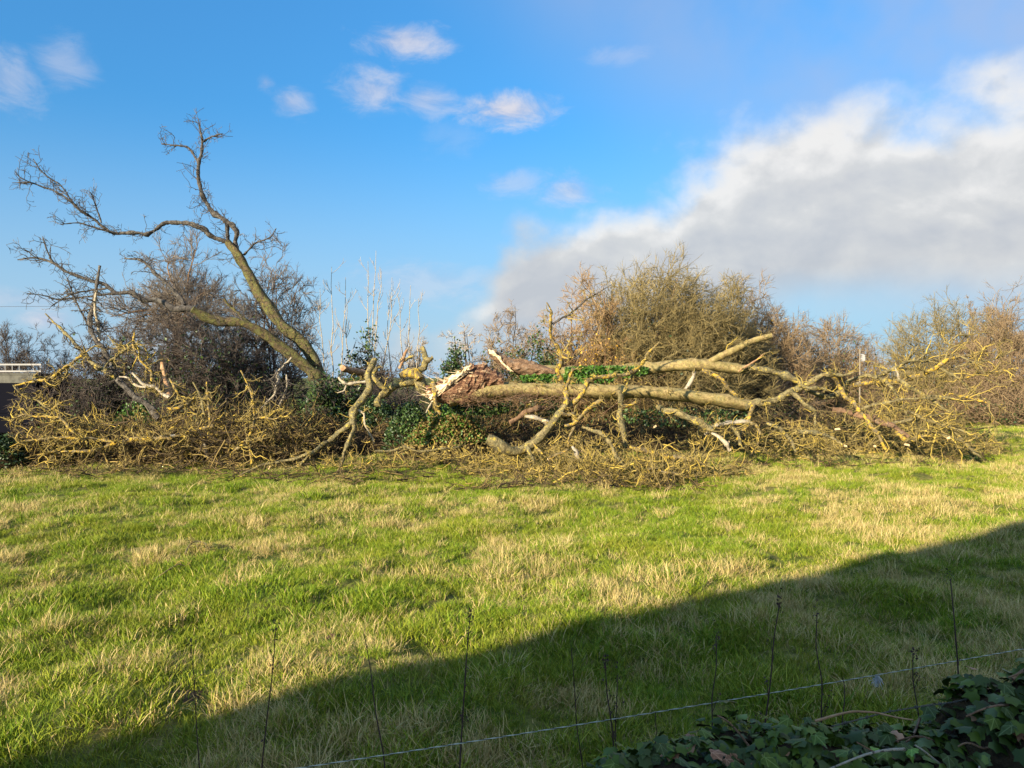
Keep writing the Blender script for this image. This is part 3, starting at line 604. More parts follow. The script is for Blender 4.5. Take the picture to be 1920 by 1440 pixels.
FL('pale bent limb standing before the foot of the leaning trunk', [('limb', 'pale', 23.2, 22.4, [(547, 671, 4.5), (533, 683, 5), (522, 698, 5.5), (520, 718, 5.5), (515, 738, 6), (503, 752, 6), (488, 768, 6)], (1, None)),
   ('limb', 'pale', 23, 22.6, [(537, 703, 3), (538, 725, 3.5), (531, 745, 4), (520, 765, 4)], None)], dens=4, tw='tw_grey')
FL('yellow forked branch low in the middle of the left heap', [('limb', 'lichen', 19.9, 20.3, [(437, 846, 5), (452, 837, 6), (466, 832, 6), (478, 824, 5), (500, 815, 3)], None),
   ('limb', 'lichen', 19.9, 19.8, [(469, 834, 5), (470, 850, 5), (472, 872, 4)], None)], dens=5)

# 3. centre: the long-legged limb, cut stubs
G = 'broken and sawn limbs at the centre of the pile'
def FC(label, parts, **kw):
    k = dict(dens=2.2, L=(.2, .6)); k.update(kw)
    return limb_thing('fallen_limb', label, 'branch', parts, M, G, **k)
FC('long sawn limb standing on two bent legs at the centre', [
    ('limb', 'olive', 20.6, 19.4, [(703, 674, 13), (695, 690, 14), (690, 704, 15), (693, 723, 14.5), (681, 747, 14), (666, 765, 13), (662, 783, 13), (661, 798, 11)], (1, None)),
    ('limb', 'olive', 19.6, 18.2, [(662, 790, 10), (650, 800, 9), (620, 823, 8.5), (600, 838, 8), (587, 847, 7), (553, 860, 6), (520, 867, 5), (487, 873, 4), (447, 893, 2.5)], None),
    ('limb', 'olive', 19.5, 18.6, [(663, 790, 9), (664, 805, 9), (652, 830, 8), (645, 850, 7), (640, 868, 6), (632, 889, 4)], None),
    ('limb', 'olive', 20.2, 20.0, [(585, 848, 5), (560, 872, 4), (520, 885, 3), (480, 903, 2)], None),
    ('limb', 'pale', 19.7, 19.6, [(668, 768, 5), (682, 776, 4.5), (684, 795, 4), (692, 812, 4), (702, 830, 3.5)], None)], dens=2.5)
FC('thick mossy elbow of a limb right of the two-legged limb', [
    ('limb', 'olive', 21.4, 20.8, [(790, 722, 14), (768, 720, 14), (745, 724, 13.5), (727, 732, 14), (714, 745, 14), (704, 762, 12)], (1, None)),
    ('limb', 'olive', 21, 20.9, [(727, 735, 11), (712, 722, 10), (702, 710, 9), (699, 697, 8), (706, 687, 7)], None)], dens=1.5)
FC('upright sawn stub with a pale slanting cut top', [
    ('limb', 'olive', 21.3, 21.2, [(791, 651, 12), (797, 662, 12), (799, 674, 13), (792, 686, 13), (783, 698, 14), (784, 713, 15), (790, 726, 16), (797, 742, 14)], (1, None)),
    ('limb', 'olive', 21.1, 21.0, [(797, 676, 9), (804, 673, 9), (811, 670, 8)], (None, 1)),
    ('limb', 'lichen', 21.2, 21.0, [(750, 704, 14), (765, 698, 18), (780, 700, 20), (787, 712, 16)], None)], dens=1.2)
FC('short hanging branch with a sawn tip below the torn trunk base', [
    ('limb', 'lichen', 20.8, 20.5, [(812, 718, 9), (816, 735, 9.5), (817, 755, 9), (820, 768, 8.5), (827, 779, 8)], (None, 1)),
    ('limb', 'pale', 20.8, 20.6, [(811, 742, 4), (809, 756, 4), (799, 774, 3)], None)], dens=1.2)
FC('small broken forked snag behind the sawn stub', [('limb', 'snag', 22.5, 22.4, [(763, 655, 4), (757, 670, 6), (750, 690, 7)], (1, None)), ('limb', 'olive', 22.4, 22.3, [(757, 676, 5), (768, 670, 5), (776, 667, 4.5)], (None, 1))], dens=2)
FC('round sawn log end lying left of the two-legged limb', [('limb', 'snag', 23, 24.5, [(642, 689, 15), (655, 694, 15), (680, 700, 15)], None)], dens=0)
FC('pale crooked stick resting on ivy left of the two-legged limb', [('limb', 'pale', 21.5, 21.4, [(634, 708, 4), (643, 716, 5), (650, 720, 6), (668, 718, 7), (690, 717, 6)], None), ('limb', 'pale', 21.5, 21.4, [(650, 720, 4), (646, 732, 3), (632, 737, 2)], None)], dens=2)
FC('thin branch lying on the litter below the ivy mound', [('limb', 'olive', 18.6, 18.8, [(703, 846, 4), (730, 846, 5), (758, 838, 5.5), (787, 847, 5), (828, 842, 5), (860, 838, 4)], None)], dens=4)
FC('stub of log with bright sawn end under the lower trunk', [('limb', 'olive', 20.6, 20.9, [(995, 753, 5), (994, 764, 6), (993, 773, 6)], (1, None)), ('limb', 'brown', 20.7, 20.9, [(955, 792, 9), (975, 780, 12), (990, 771, 12), (1005, 764, 11), (1022, 765, 10)], None)], dens=1.5)
FC('smooth dark log lying in the hollow under the lower trunk', [('limb', 'pale', 20.5, 20.7, [(984, 781, 5), (1000, 783, 9), (1018, 790, 10), (1034, 797, 9)], None)], dens=0)

# 4. front lichened limb
limb_thing('fallen_limb', 'thick yellow-lichened limb rising from the front with an upright crooked stem', 'branch', [
    ('limb', 'olive', 18.2, 18.6, [(915, 822, 20), (930, 830, 23), (946, 841, 22), (962, 847, 20), (980, 844, 19), (1000, 832, 20), (1020, 813, 19), (1038, 793, 18), (1048, 778, 17), (1058, 762, 15), (1064, 752, 13)], None),
    ('limb', 'lichen', 18.6, 18.9, [(1060, 760, 11), (1061, 740, 10), (1058, 727, 9), (1052, 710, 8.5), (1044, 695, 9), (1050, 683, 8.5), (1052, 670, 8), (1047, 653, 7), (1034, 633, 6), (1032, 610, 6), (1033, 597, 5.5), (1033, 583, 4), (1025, 567, 2.5)], None),
    ('limb', 'grey', 18.8, 18.9, [(1036, 608, 4), (1057, 595, 4), (1077, 582, 3.5), (1098, 563, 3), (1128, 545, 2), (1150, 532, 1.5)], None),
    ('limb', 'lichen', 18.8, 18.7, [(1053, 668, 4.5), (1063, 650, 4), (1069, 638, 3), (1076, 624, 2)], None),
    ('limb', 'lichen', 18.8, 18.6, [(1051, 668, 4.5), (1067, 673, 4.5), (1080, 667, 4), (1088, 657, 2.5)], None),
    ('limb', 'lichen', 18.7, 18.6, [(1060, 735, 7), (1063, 722, 7), (1067, 710, 7), (1075, 691, 6)], None),
    ('limb', 'lichen', 18.6, 18.6, [(1067, 674, 4), (1065, 664, 4), (1064, 655, 2.5)], None),
    ('limb', 'lichen', 18.6, 19.6, [(1060, 762, 12), (1070, 757, 11), (1083, 748, 11), (1092, 735, 10.5), (1101, 718, 10), (1115, 708, 9.5), (1143, 704, 9), (1168, 702, 8.5), (1190, 694, 7.5), (1205, 681, 6), (1215, 662, 5), (1226, 651, 4.5), (1237, 641, 3)], None),
    ('limb', 'lichen', 18.5, 18.4, [(1058, 800, 8), (1077, 793, 8), (1090, 780, 8), (1103, 767, 8), (1115, 757, 8), (1128, 749, 7)], (None, 1)),
    ('limb', 'lichen', 18.5, 18.6, [(1050, 775, 10), (1065, 778, 10), (1077, 781, 9), (1078, 800, 7), (1070, 815, 6), (1066, 840, 6)], None),
    ('limb', 'olive', 18.2, 18.0, [(990, 838, 9), (996, 855, 8), (1002, 872, 6)], None),
    ('limb', 'lichen', 18.2, 18.0, [(1000, 832, 5), (1010, 843, 5), (1017, 852, 4)], None)], M, dens=2.4, L=(.18, .6), bias=(0, 0, .06))
FC('stout upright lichened stem before the trunk at mid length', [
    ('limb', 'olive', 19, 18.7, [(1160, 735, 8), (1164, 745, 11), (1165, 760, 12), (1164, 780, 13), (1167, 800, 13), (1170, 818, 12), (1177, 835, 12)], None),
    ('limb', 'olive', 19.2, 19.4, [(1164, 745, 5), (1172, 728, 4), (1180, 712, 4), (1195, 695, 3)], None),
    ('limb', 'lichen', 18.9, 18.7, [(1165, 762, 6), (1178, 760, 6), (1193, 756, 6)], None)], dens=3)
FC('grey branch slanting down to the grass right of the front limb', [('limb', 'olive', 18.6, 17.2, [(1092, 800, 6), (1108, 806, 7), (1125, 812, 7.5), (1142, 826, 8), (1155, 852, 8), (1165, 866, 7.5), (1174, 878, 7)], None)], dens=3)
FC('low yellow branch lying in the brush at front centre', [('limb', 'lichen', 18.2, 17.8, [(1180, 838, 8), (1200, 843, 8.5), (1222, 848, 8.5), (1253, 857, 8), (1275, 857, 7), (1295, 862, 5)], None)], dens=4)
FC('short bright yellow broken stick before the front limb', [('limb', 'lichen', 17.7, 17.6, [(1027, 861, 5), (1038, 855, 6), (1053, 849, 6), (1066, 842, 4)], (1, None))], dens=1)
FC('arched yellow branch on the grass at the front edge', [('limb', 'lichen', 16.9, 16.8, [(1214, 882, 4), (1225, 878, 5), (1240, 884, 5), (1265, 888, 5), (1285, 896, 4)], None)], dens=5)
FC('split pale stick standing by the bright grass in the gap', [('limb', 'pale', 18, 17.8, [(1074, 838, 6), (1080, 848, 9), (1086, 858, 7)], (1, 1))], dens=0)

# 5. the two fallen trunks with the right-hand crown
def root_plate():
    pass
r1, paths1 = limb_thing('fallen_tree', 'lower fallen trunk with torn red-brown base and wide lichened crown at right', 'tree', [
    ('trunk', 'trunk', 21.0, 21.6, [(842, 750, 22), (868, 743, 30), (895, 736, 34), (925, 732, 32), (960, 731, 30), (1005, 730, 29), (1050, 730, 28), (1100, 731, 27), (1150, 733, 26), (1200, 735, 25), (1250, 738, 24), (1300, 742, 24), (1350, 749, 24), (1385, 756, 24), (1408, 759, 22)], (2, None)),
    ('limb', 'olive', 21.5, 21.2, [(1395, 758, 18), (1427, 755, 15), (1460, 747, 14), (1485, 734, 14), (1510, 722, 12), (1530, 710, 11), (1545, 702, 10), (1562, 702, 8), (1580, 704, 6), (1600, 698, 4)], None),
    ('limb', 'lichen', 21.3, 20.8, [(1412, 758, 11), (1409, 770, 10), (1406, 780, 9.5), (1402, 793, 9), (1394, 806, 8), (1384, 825, 7)], None),
    ('limb', 'pale', 20.8, 20.5, [(1404, 791, 8), (1377, 791, 8), (1353, 795, 9), (1335, 803, 8), (1322, 815, 6)], None),
    ('limb', 'olive', 20.8, 20.4, [(1363, 797, 8), (1378, 806, 8), (1386, 820, 7.5), (1389, 836, 7)], None),
    ('limb', 'lichen', 20.8, 20.5, [(1406, 792, 6), (1421, 800, 5.5), (1425, 817, 5), (1420, 836, 4.5), (1405, 858, 3)], None),
    ('limb', 'olive', 21.2, 20.9, [(1482, 735, 10), (1495, 745, 9), (1507, 755, 8.5), (1527, 769, 7), (1530, 785, 5), (1528, 800, 3)], None),
    ('limb', 'lichen', 21.2, 21.4, [(1543, 703, 8), (1556, 704, 8), (1567, 714, 8), (1576, 727, 8), (1588, 742, 7)], None),
    ('limb', 'olive', 21.3, 21.2, [(1500, 722, 8), (1520, 728, 8), (1540, 727, 7), (1556, 734, 6)], (None, 1))], M, dens=2.2, L=(.25, .9), tw='tw_yellow')
r2, paths2 = limb_thing('fallen_tree', 'upper fallen stem with splintered pale end, sawn-off branch and spreading tips', 'tree', [
    ('trunk', 'trunk', 22.6, 22.4, [(968, 690, 22), (990, 692, 22), (1030, 697, 21), (1080, 699, 21), (1140, 697, 21), (1200, 691, 22), (1250, 688, 24), (1300, 685, 25), (1335, 685, 24), (1360, 688, 21), (1385, 692, 19), (1400, 692, 17)], (2, None)),
    ('limb', 'trunk', 22.4, 22.2, [(1322, 684, 15), (1345, 671, 14), (1377, 655, 14), (1402, 643, 13), (1427, 634, 12), (1446, 628, 11)], (None, 1)),
    ('limb', 'olive', 22.4, 21.4, [(1390, 692, 14), (1412, 690, 12.5), (1443, 695, 12.5), (1468, 703, 13), (1493, 717, 13), (1515, 730, 12), (1540, 742, 12), (1565, 742, 11), (1578, 731, 10), (1593, 715, 9), (1610, 708, 8.5), (1627, 703, 8), (1643, 706, 8)], None),
    ('limb', 'lichen', 22.2, 21.8, [(1318, 694, 10), (1330, 698, 10), (1345, 706, 9.5), (1360, 720, 9), (1370, 734, 8), (1384, 742, 5)], None),
    ('limb', 'snag', 22.2, 22.0, [(1385, 696, 4), (1400, 686, 4), (1418, 675, 3.5), (1434, 662, 2.5)], None),
    ('limb', 'pale', 22.2, 21.8, [(1302, 697, 6), (1299, 708, 6), (1291, 720, 7), (1283, 733, 6)], None)], M, dens=1.8, L=(.25, .8))
G = 'limbs of the broken crown at the right'
def FR(label, parts, **kw):
    k = dict(dens=2.5, L=(.35, 1.3), tw='tw_yellow', r=.018, l2=5); k.update(kw)
    return limb_thing('crown_limb', label, 'branch', parts, M, G, **k)
FR('forked olive crown limb with one arm bent down to the brush', [
    ('limb', 'olive', 21.4, 21.6, [(1625, 703, 8), (1643, 706, 8.5), (1653, 704, 7.5), (1677, 692, 7), (1702, 678, 6.5), (1727, 677, 5), (1757, 674, 3)], None),
    ('limb', 'olive', 21.4, 21, [(1640, 706, 8), (1654, 711, 7.5), (1664, 719, 7), (1672, 728, 6.5), (1683, 744, 5.5), (1692, 760, 4), (1700, 780, 3)], None),
    ('limb', 'pale', 21.5, 21.5, [(1678, 691, 4), (1684, 703, 4.5), (1687, 716, 5)], None),
    ('limb', 'olive', 21.6, 21.8, [(1704, 676, 4), (1711, 664, 3), (1722, 648, 2)], None),
    ('limb', 'olive', 21.6, 22, [(1716, 678, 4), (1738, 662, 3), (1760, 655, 2)], None)])
FR('longest crown limb sweeping up to the far right with many tips', [
    ('limb', 'lichen', 21.6, 21.2, [(1600, 722, 9), (1627, 718, 9.5), (1660, 717, 9.5), (1687, 715, 10), (1710, 707, 9.5), (1735, 698, 9), (1760, 687, 8), (1777, 674, 6), (1797, 668, 5.5), (1818, 667, 5), (1843, 657, 4), (1858, 645, 2.5)], None),
    ('limb', 'olive', 21.4, 20.8, [(1760, 689, 7), (1785, 702, 6.5), (1802, 712, 6), (1815, 727, 5), (1834, 741, 3.5), (1850, 750, 2)], None),
    ('limb', 'olive', 21.4, 21.8, [(1772, 676, 4), (1778, 652, 3.5), (1787, 637, 3), (1797, 628, 3), (1817, 627, 2.5), (1832, 617, 1.6)], None),
    ('limb', 'olive', 21.3, 21.2, [(1790, 690, 4.5), (1827, 678, 4.5), (1852, 677, 4), (1880, 667, 3), (1905, 655, 2)], None),
    ('limb', 'lichen', 21.3, 20.8, [(1812, 708, 4.5), (1843, 698, 5), (1877, 695, 4), (1910, 690, 2.5)], None),
    ('limb', 'olive', 21.3, 21, [(1800, 668, 4), (1815, 675, 4), (1826, 679, 4)], None),
    ('limb', 'olive', 21.0, 20.8, [(1830, 679, 4), (1840, 690, 3.5), (1852, 712, 3), (1875, 722, 2)], None)], dens=2.3)
FR('thick crown limb sloping down to the right across the centre of the crown', [
    ('limb', 'olive', 21.5, 20.8, [(1680, 713, 9), (1693, 716, 9), (1702, 723, 9), (1718, 732, 8.5), (1735, 742, 8), (1752, 752, 7), (1768, 766, 6), (1792, 778, 4)], None),
    ('limb', 'olive', 21.2, 20.6, [(1735, 743, 5), (1760, 742, 5), (1790, 748, 4), (1820, 760, 3)], None)], dens=2.2)
FR('crown limb dropping steeply to the grass with a yellow knuckle', [('limb', 'lichen', 21.2, 19.8, [(1577, 728, 9), (1584, 743, 9), (1598, 752, 8.5), (1608, 767, 8), (1618, 778, 8), (1627, 788, 8), (1634, 799, 8), (1645, 812, 6.5), (1652, 826, 6), (1661, 843, 5)], None)])
FR('dark lower log running through the brush under the crown', [('limb', 'brown', 21.2, 20.2, [(1560, 770, 11), (1590, 775, 12), (1620, 782, 12), (1652, 795, 11), (1677, 804, 10), (1702, 820, 9)], None),
   ('limb', 'lichen', 20.3, 20.2, [(1680, 810, 8), (1690, 820, 9), (1706, 828, 9), (1725, 819, 8), (1745, 815, 5)], None)])
FR('straight thin pale limb crossing the middle of the crown', [('limb', 'olive', 20.9, 20.8, [(1600, 772, 5), (1613, 767, 6), (1643, 758, 6), (1683, 750, 5.5), (1718, 747, 5), (1750, 747, 4), (1790, 750, 3)], None)])
FR('grey-green limb lying across the bright grass gap in the crown', [('limb', 'olive', 20.6, 20.6, [(1650, 797, 6), (1668, 795, 7), (1702, 789, 6.5), (1722, 780, 5.5), (1750, 780, 4), (1775, 774, 3)], None)])
FR('short bent branch with its foot on the grass at the right end', [('limb', 'olive', 20.6, 20.0, [(1785, 805, 4.5), (1797, 818, 6.5), (1810, 832, 7), (1824, 845, 6.5), (1840, 858, 5)], None)])
FR('yellow branch tip reaching over the field at far right', [('limb', 'lichen', 20.8, 20.8, [(1780, 738, 3), (1797, 742, 5), (1827, 748, 5), (1843, 752, 5), (1863, 760, 3.5), (1885, 758, 2)], None)])
FR('mossy log sloping down behind the brush under the lower trunk', [('limb', 'olive', 20.8, 20.0, [(1230, 762, 12), (1247, 768, 14), (1287, 782, 14), (1313, 793, 13), (1330, 806, 12), (1345, 820, 8)], None)], dens=3)
FR('pale arched branch ending in a bright sawn face in the right brush', [('limb', 'olive', 19.8, 19.6, [(1497, 811, 10), (1520, 810, 8), (1540, 815, 7), (1560, 822, 5), (1580, 833, 3)], (1, None))], dens=3)
FR('branch with white broken face in the brush below the trunk', [('limb', 'pale', 19.4, 19.2, [(1335, 812, 5), (1350, 820, 9), (1362, 833, 8), (1368, 845, 5)], (1, 1))], dens=2)
FR('grey branch curving to the ground right of the looped stems', [('limb', 'olive', 20.6, 20, [(1438, 795, 6), (1462, 803, 8), (1478, 820, 9), (1487, 835, 7), (1492, 848, 4)], None)], dens=3)
FR('leafless bundle of long thin branches at the right tip of the crown', [('limb', 'olive', 20.6, 20.2, [(1700, 770, 5), (1740, 788, 5.5), (1775, 800, 5), (1805, 808, 4), (1835, 822, 3)], None),
   ('limb', 'olive', 20.7, 20.2, [(1680, 812, 5), (1715, 805, 5), (1755, 812, 4.5), (1790, 822, 4), (1825, 840, 3)], None)], dens=3)

# torn base of the lower trunk: a ragged slab of red heartwood with a pale splintered face
def slab(root, name, rows, Y, thick, mats, jag=.03, seed=1):
    """rows: [(px_top,py_top,px_bottom,py_bottom, dY)] left to right: a lumpy closed shell"""
    r = np.random.default_rng(seed); a = Acc(); n = len(rows); m = 9
    rr = np.array(rows, float); tt = np.linspace(0, n-1, (n-1)*4+1); rr = np.stack([np.interp(tt, np.arange(n), rr[:, i]) for i in range(5)], 1); n = len(rr)
    front = np.zeros((n, m, 3)); back = np.zeros((n, m, 3))
    for i, (xt, yt, xb, yb, dY) in enumerate(rr):
        for j in range(m):
            f = j/(m-1); bul = math.sin(math.pi*f)
            p = at(xt+(xb-xt)*f, yt+(yb-yt)*f, Y+dY); k = r.normal(0, jag, 3)
            front[i, j] = p+np.array((0, -thick*bul*.55, 0))+k; back[i, j] = p+np.array((0, thick*bul*.6+.02, .0))+k*.5
    edge = r.normal(0, jag*1.6, (n, 1, 3)); front[:, :1] += edge; back[:, :1] += edge
    idx = np.arange(n*m).reshape(n, m)
    q = lambda I: np.stack([I[:-1, :-1], I[1:, :-1], I[1:, 1:], I[:-1, 1:]], -1).reshape(-1, 4)
    V = np.concatenate([front.reshape(-1, 3), back.reshape(-1, 3)]); B = idx+n*m
    a.add(V, q(idx)[:, ::-1]); a.add(V, q(B))
    for E0, E1 in ((idx[:, 0], B[:, 0]), (B[:, -1], idx[:, -1]), (B[0], idx[0]), (idx[-1], B[-1])):
        a.add(V, np.stack([E0[:-1], E0[1:], E1[1:], E1[:-1]], 1))
    return obj(name, a, mats, root, False)
slab(r1, 'torn_base', [(800, 726, 806, 752, .0), (820, 718, 826, 757, .0), (850, 706, 850, 757, 0), (876, 688, 872, 756, 0), (890, 680, 890, 748, .0), (906, 680, 905, 740, .05), (925, 690, 920, 734, .15), (945, 702, 945, 728, .25)], 20.9, .45, M['torn'], .022, 3)
slab(r1, 'splintered_sapwood', [(803, 742, 808, 753, .0), (822, 722, 828, 738, 0), (846, 705, 850, 718, 0), (868, 691, 871, 701, 0), (881, 686, 882, 691, 0)], 20.64, .10, M['sap'], .030, 4)
slab(r2, 'splintered_end', [(914, 655, 918, 668, 0), (925, 655, 935, 685, 0), (942, 664, 948, 694, 0), (962, 672, 965, 700, 0), (990, 676, 990, 705, 0), (1015, 684, 1015, 706, 0), (1040, 692, 1040, 704, 0)], 22.3, .34, M['brown'], .012, 5)
slab(r2, 'splintered_sapwood', [(915, 655, 918, 663, 0), (924, 657, 930, 668, 0), (934, 667, 944, 685, 0), (944, 680, 956, 696, 0), (956, 690, 962, 697, 0)], 22.08, .05, M['sap'], .008, 6)
a = Acc()
for _ in range(64):
    x = rng.uniform(795, 885); y = 742-(x-795)*.5+rng.normal(0, 9); p = at(x, y, 20.75+rng.normal(0, .08)); d = np.array((-.8, -.1, rng.uniform(-.1, .55)))*rng.uniform(.06, .34)
    a.tubes(np.array([[p-d*.3, p+d*.3, p+d]]), np.array([[.010, .007, .0015]]), 4)
obj('splinters', a, M['sap'], r1, False, kind='stuff')
# ivy stems on the underside of the lower trunk
a = Acc(); n = 130
x = rng.uniform(850, 1090, n); y = 747+rng.normal(0, 7, n)
P0 = np.array([at(x[i], y[i], 20.62+rng.normal(0, .06)) for i in range(n)])
d = np.stack([rng.normal(0, 1, n), rng.normal(0, .15, n), rng.normal(-.1, .35, n)], 1); d /= np.linalg.norm(d, axis=1, keepdims=True)
P = P0[:, None]+d[:, None]*np.linspace(-.35, .35, 6)[None, :, None]+rng.normal(0, .025, (n, 6, 3))
a.tubes(P, np.full((n, 6), .0055), 3); obj('ivy_stems', a, M['brown'], r1, kind='stuff')
# ivy growing on the trunks
def ivy_part(root, boxes, m_, size=.085):
    a = Acc()
    for (x0, x1, y0, y1, Y, dY, n) in boxes:
        x = rng.uniform(x0, x1, n); y = rng.uniform(y0, y1, n); e = np.abs((x-(x0+x1)/2)/((x1-x0)/2))
        y = y0+(y-y0)*(1-.5*e**3)+e**2*3; C = np.array([at(x[i], y[i], Y+rng.uniform(-dY, dY)) for i in range(n)])
        leaves(a, C, size, up=.6)
    return obj('ivy', a, M[m_], root, False, kind='stuff')
ivy_part(r2, [(1060, 1215, 686, 708, 22.0, .28, 1700), (975, 1090, 702, 716, 22.0, .25, 650), (1010, 1150, 706, 720, 21.7, .2, 500)], 'ivy_bright')
ivy_part(r1, [(1160, 1400, 765, 800, 21.9, .3, 700), (840, 960, 752, 778, 21.5, .3, 1200)], 'ivy')

# ------------------------------------------------------------------ brushwood: uncountable broken twigs heaped under and around the limbs
def heap(label, mounds, n, m_, flat=.35, L0=(.5, 1.5), l1=5, l2=3, cat='brushwood', thick=.012, dark=None):
    """mounds: [(px centre, py of front foot, half width px, height m, half depth m, share)]"""
    a = Acc(); tot = sum(q[5] for q in mounds); c0 = None
    for (px, pyb, hw, h, dep, share) in mounds:
        Yf = ground_Y(pyb); Y = Yf+dep; c = at(px, pyb, Y); c[2] = 0; W = hw*Y/F
        if c0 is None: c0 = c.copy()
        k = int(n*share/tot)
        th = rng.uniform(0, 2*np.pi, k); r = np.sqrt(rng.random(k))
        x = r*np.cos(th); y = r*np.sin(th); top = np.sqrt(np.maximum(0, 1-r**2))
        z = h*top*rng.random(k)**.6
        base = np.stack([c[0]+W*x, c[1]+dep*y, z+.02], 1)
        d = np.stack([rng.normal(0, 1, k), rng.normal(0, .55, k), rng.normal(.05, flat, k)], 1); d /= np.linalg.norm(d, axis=1, keepdims=True)
        ln = rng.uniform(*L0, k); K = 7; P = np.empty((k, K, 3)); P[:, 0] = base-d*(ln*.5)[:, None]
        for j in range(1, K):
            d = d+rng.normal(0, .27, (k, 3)); d /= np.linalg.norm(d, axis=1, keepdims=True); P[:, j] = P[:, j-1]+d*(ln/(K-1))[:, None]
        P[:, :, 2] = np.maximum(P[:, :, 2], gz(P[:, :, 0], P[:, :, 1])+rng.random((k, 1))*.12+.01)
        R = np.linspace(thick*1.5, .008, K)[None]*rng.uniform(.5, 1.5, (k, 1))
        P1, R1 = grow(P, R, l1, .1, .98, (.25, .75), (.45, 1.2), 4, (0, 0, .0), .38, .011, .0058, .02)
        P2, R2 = grow(P1, R1, l2, .2, .98, (.08, .32), (.45, 1.2), 2, (0, 0, .0), .3, .0085, .005, .02)
        a.tubes(P, R, 4); a.tubes(P1, R1, 3); a.spikes(P2, R2*1.1)
    o = obj('brushwood', a, M[m_], kind='stuff', origin=c0); props(o, label, cat); return o
heap('dense brown brushwood of the left heap', [(200, 878, 190, 1.15, 1.5, 3), (420, 880, 190, 1.5, 1.6, 3.2), (560, 866, 110, 1.55, 1.3, 1.6), (90, 878, 110, .8, 1.1, 1)], 680, 'tw_brush', .5)
heap('yellow-lichened twigs on top of the left heap', [(230, 874, 200, 1.35, 1.2, 2), (430, 874, 180, 1.6, 1.2, 2)], 430, 'tw_yellow', .6, (.5, 1.3))
heap('dark brushwood beneath the centre of the pile', [(720, 860, 120, 1.0, 1.4, 1), (900, 862, 160, .9, 1.5, 1.2), (1080, 856, 160, 1.0, 1.6, 1.2), (1280, 850, 160, 1.2, 1.7, 1.6)], 560, 'tw_brush', .5)
heap('lichen-flecked twig litter in front of the centre', [(800, 884, 190, .28, .7, 1), (1000, 900, 140, .45, .9, 1.2), (1150, 915, 170, .5, 1.0, 2.2), (1290, 905, 110, .4, .9, 1.0), (1090, 880, 170, .7, 1.0, 1.3)], 520, 'tw_yellow', .35, (.3, 1.0), thick=.011)
heap('olive brushwood beneath the right-hand crown', [(1450, 868, 190, .9, 1.6, 2), (1620, 868, 170, 1.1, 1.6, 2.2), (1760, 862, 110, 1.0, 1.4, 1.4), (1660, 840, 170, 1.6, 1.5, 1.6)], 430, 'tw_yellow', .45, (.5, 1.5))
heap('brown brushwood deep inside the right-hand crown', [(1520, 845, 180, 1.2, 1.3, 1), (1700, 840, 150, 1.3, 1.3, 1)], 300, 'tw_brush', .45)
heap('thin scattered twigs on the grass before the pile', [(650, 905, 260, .08, .8, 1), (1450, 885, 300, .08, .8, 1.2), (1100, 925, 260, .08, .6, 1), (250, 893, 240, .08, .5, .8), (1780, 872, 90, .06, .6, .4)], 330, 'tw_brush', .1, (.2, .7), 3, 2, thick=.008)
# litter mounds deep in the heaps, coloured dark for the shade between twigs
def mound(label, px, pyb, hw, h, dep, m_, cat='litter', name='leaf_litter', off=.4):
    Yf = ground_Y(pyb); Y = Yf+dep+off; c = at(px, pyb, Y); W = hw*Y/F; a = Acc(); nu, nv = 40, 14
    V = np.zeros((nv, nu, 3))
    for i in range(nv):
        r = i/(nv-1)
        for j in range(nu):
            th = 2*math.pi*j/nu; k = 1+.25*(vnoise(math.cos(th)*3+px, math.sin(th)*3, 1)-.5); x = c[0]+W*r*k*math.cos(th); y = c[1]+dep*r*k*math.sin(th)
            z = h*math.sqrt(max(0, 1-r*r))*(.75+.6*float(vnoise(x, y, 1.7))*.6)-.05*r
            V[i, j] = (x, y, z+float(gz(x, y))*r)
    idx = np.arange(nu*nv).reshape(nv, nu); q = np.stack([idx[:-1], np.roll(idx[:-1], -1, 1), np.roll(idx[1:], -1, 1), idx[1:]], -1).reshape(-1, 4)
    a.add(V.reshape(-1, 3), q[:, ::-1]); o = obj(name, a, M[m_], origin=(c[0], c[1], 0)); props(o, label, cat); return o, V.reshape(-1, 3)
mound('shade-darkened leaf litter inside the left heap', 330, 872, 250, .75, 1.1, 'litter')
mound('shade-darkened leaf litter behind the two-legged limb', 640, 862, 110, .8, 1.0, 'litter', off=.7)
mound('shade-darkened leaf litter under the fallen trunks', 1130, 848, 270, .7, 1.2, 'litter', off=.8)
mound('shade-darkened leaf litter inside the right-hand crown', 1560, 850, 220, .6, 1.1, 'litter', off=.4)
# ivy mounds
def ivy_mound(label, px, pyb, hw, h, dep, n, mm, extra=None):
    Yf = ground_Y(pyb); Y = Yf+dep; c = at(px, pyb, Y); c[2] = 0; W = hw*Y/F
    root = thing('ivy_mound', label, 'ivy', (c[0], c[1], 0))
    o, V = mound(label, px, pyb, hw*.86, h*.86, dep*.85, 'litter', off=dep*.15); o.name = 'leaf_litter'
    del o['label']; del o['category']; loc = np.array(o.location); o.parent = root; o.location = tuple(loc-np.array(root.location))
    for (m_, share, lo, hi, nm) in mm:
        k = int(n*share); th = rng.uniform(0, 2*np.pi, k); r = np.sqrt(rng.uniform(0, 1, k)); z = np.sqrt(1-r*r)
        kk = (z >= lo) & (z <= hi); th, r, z = th[kk], r[kk], z[kk]; f = rng.uniform(.86, 1.06, len(r))
        C = np.stack([c[0]+W*r*np.cos(th)*f, c[1]+dep*r*np.sin(th)*f, h*z*f*(.8+.4*vnoise(r*np.cos(th)*3, r*np.sin(th)*3, 1))+.03], 1)
        a = Acc(); leaves(a, C, .075, up=.4); obj(nm, a, M[m_], root, False, kind='stuff')
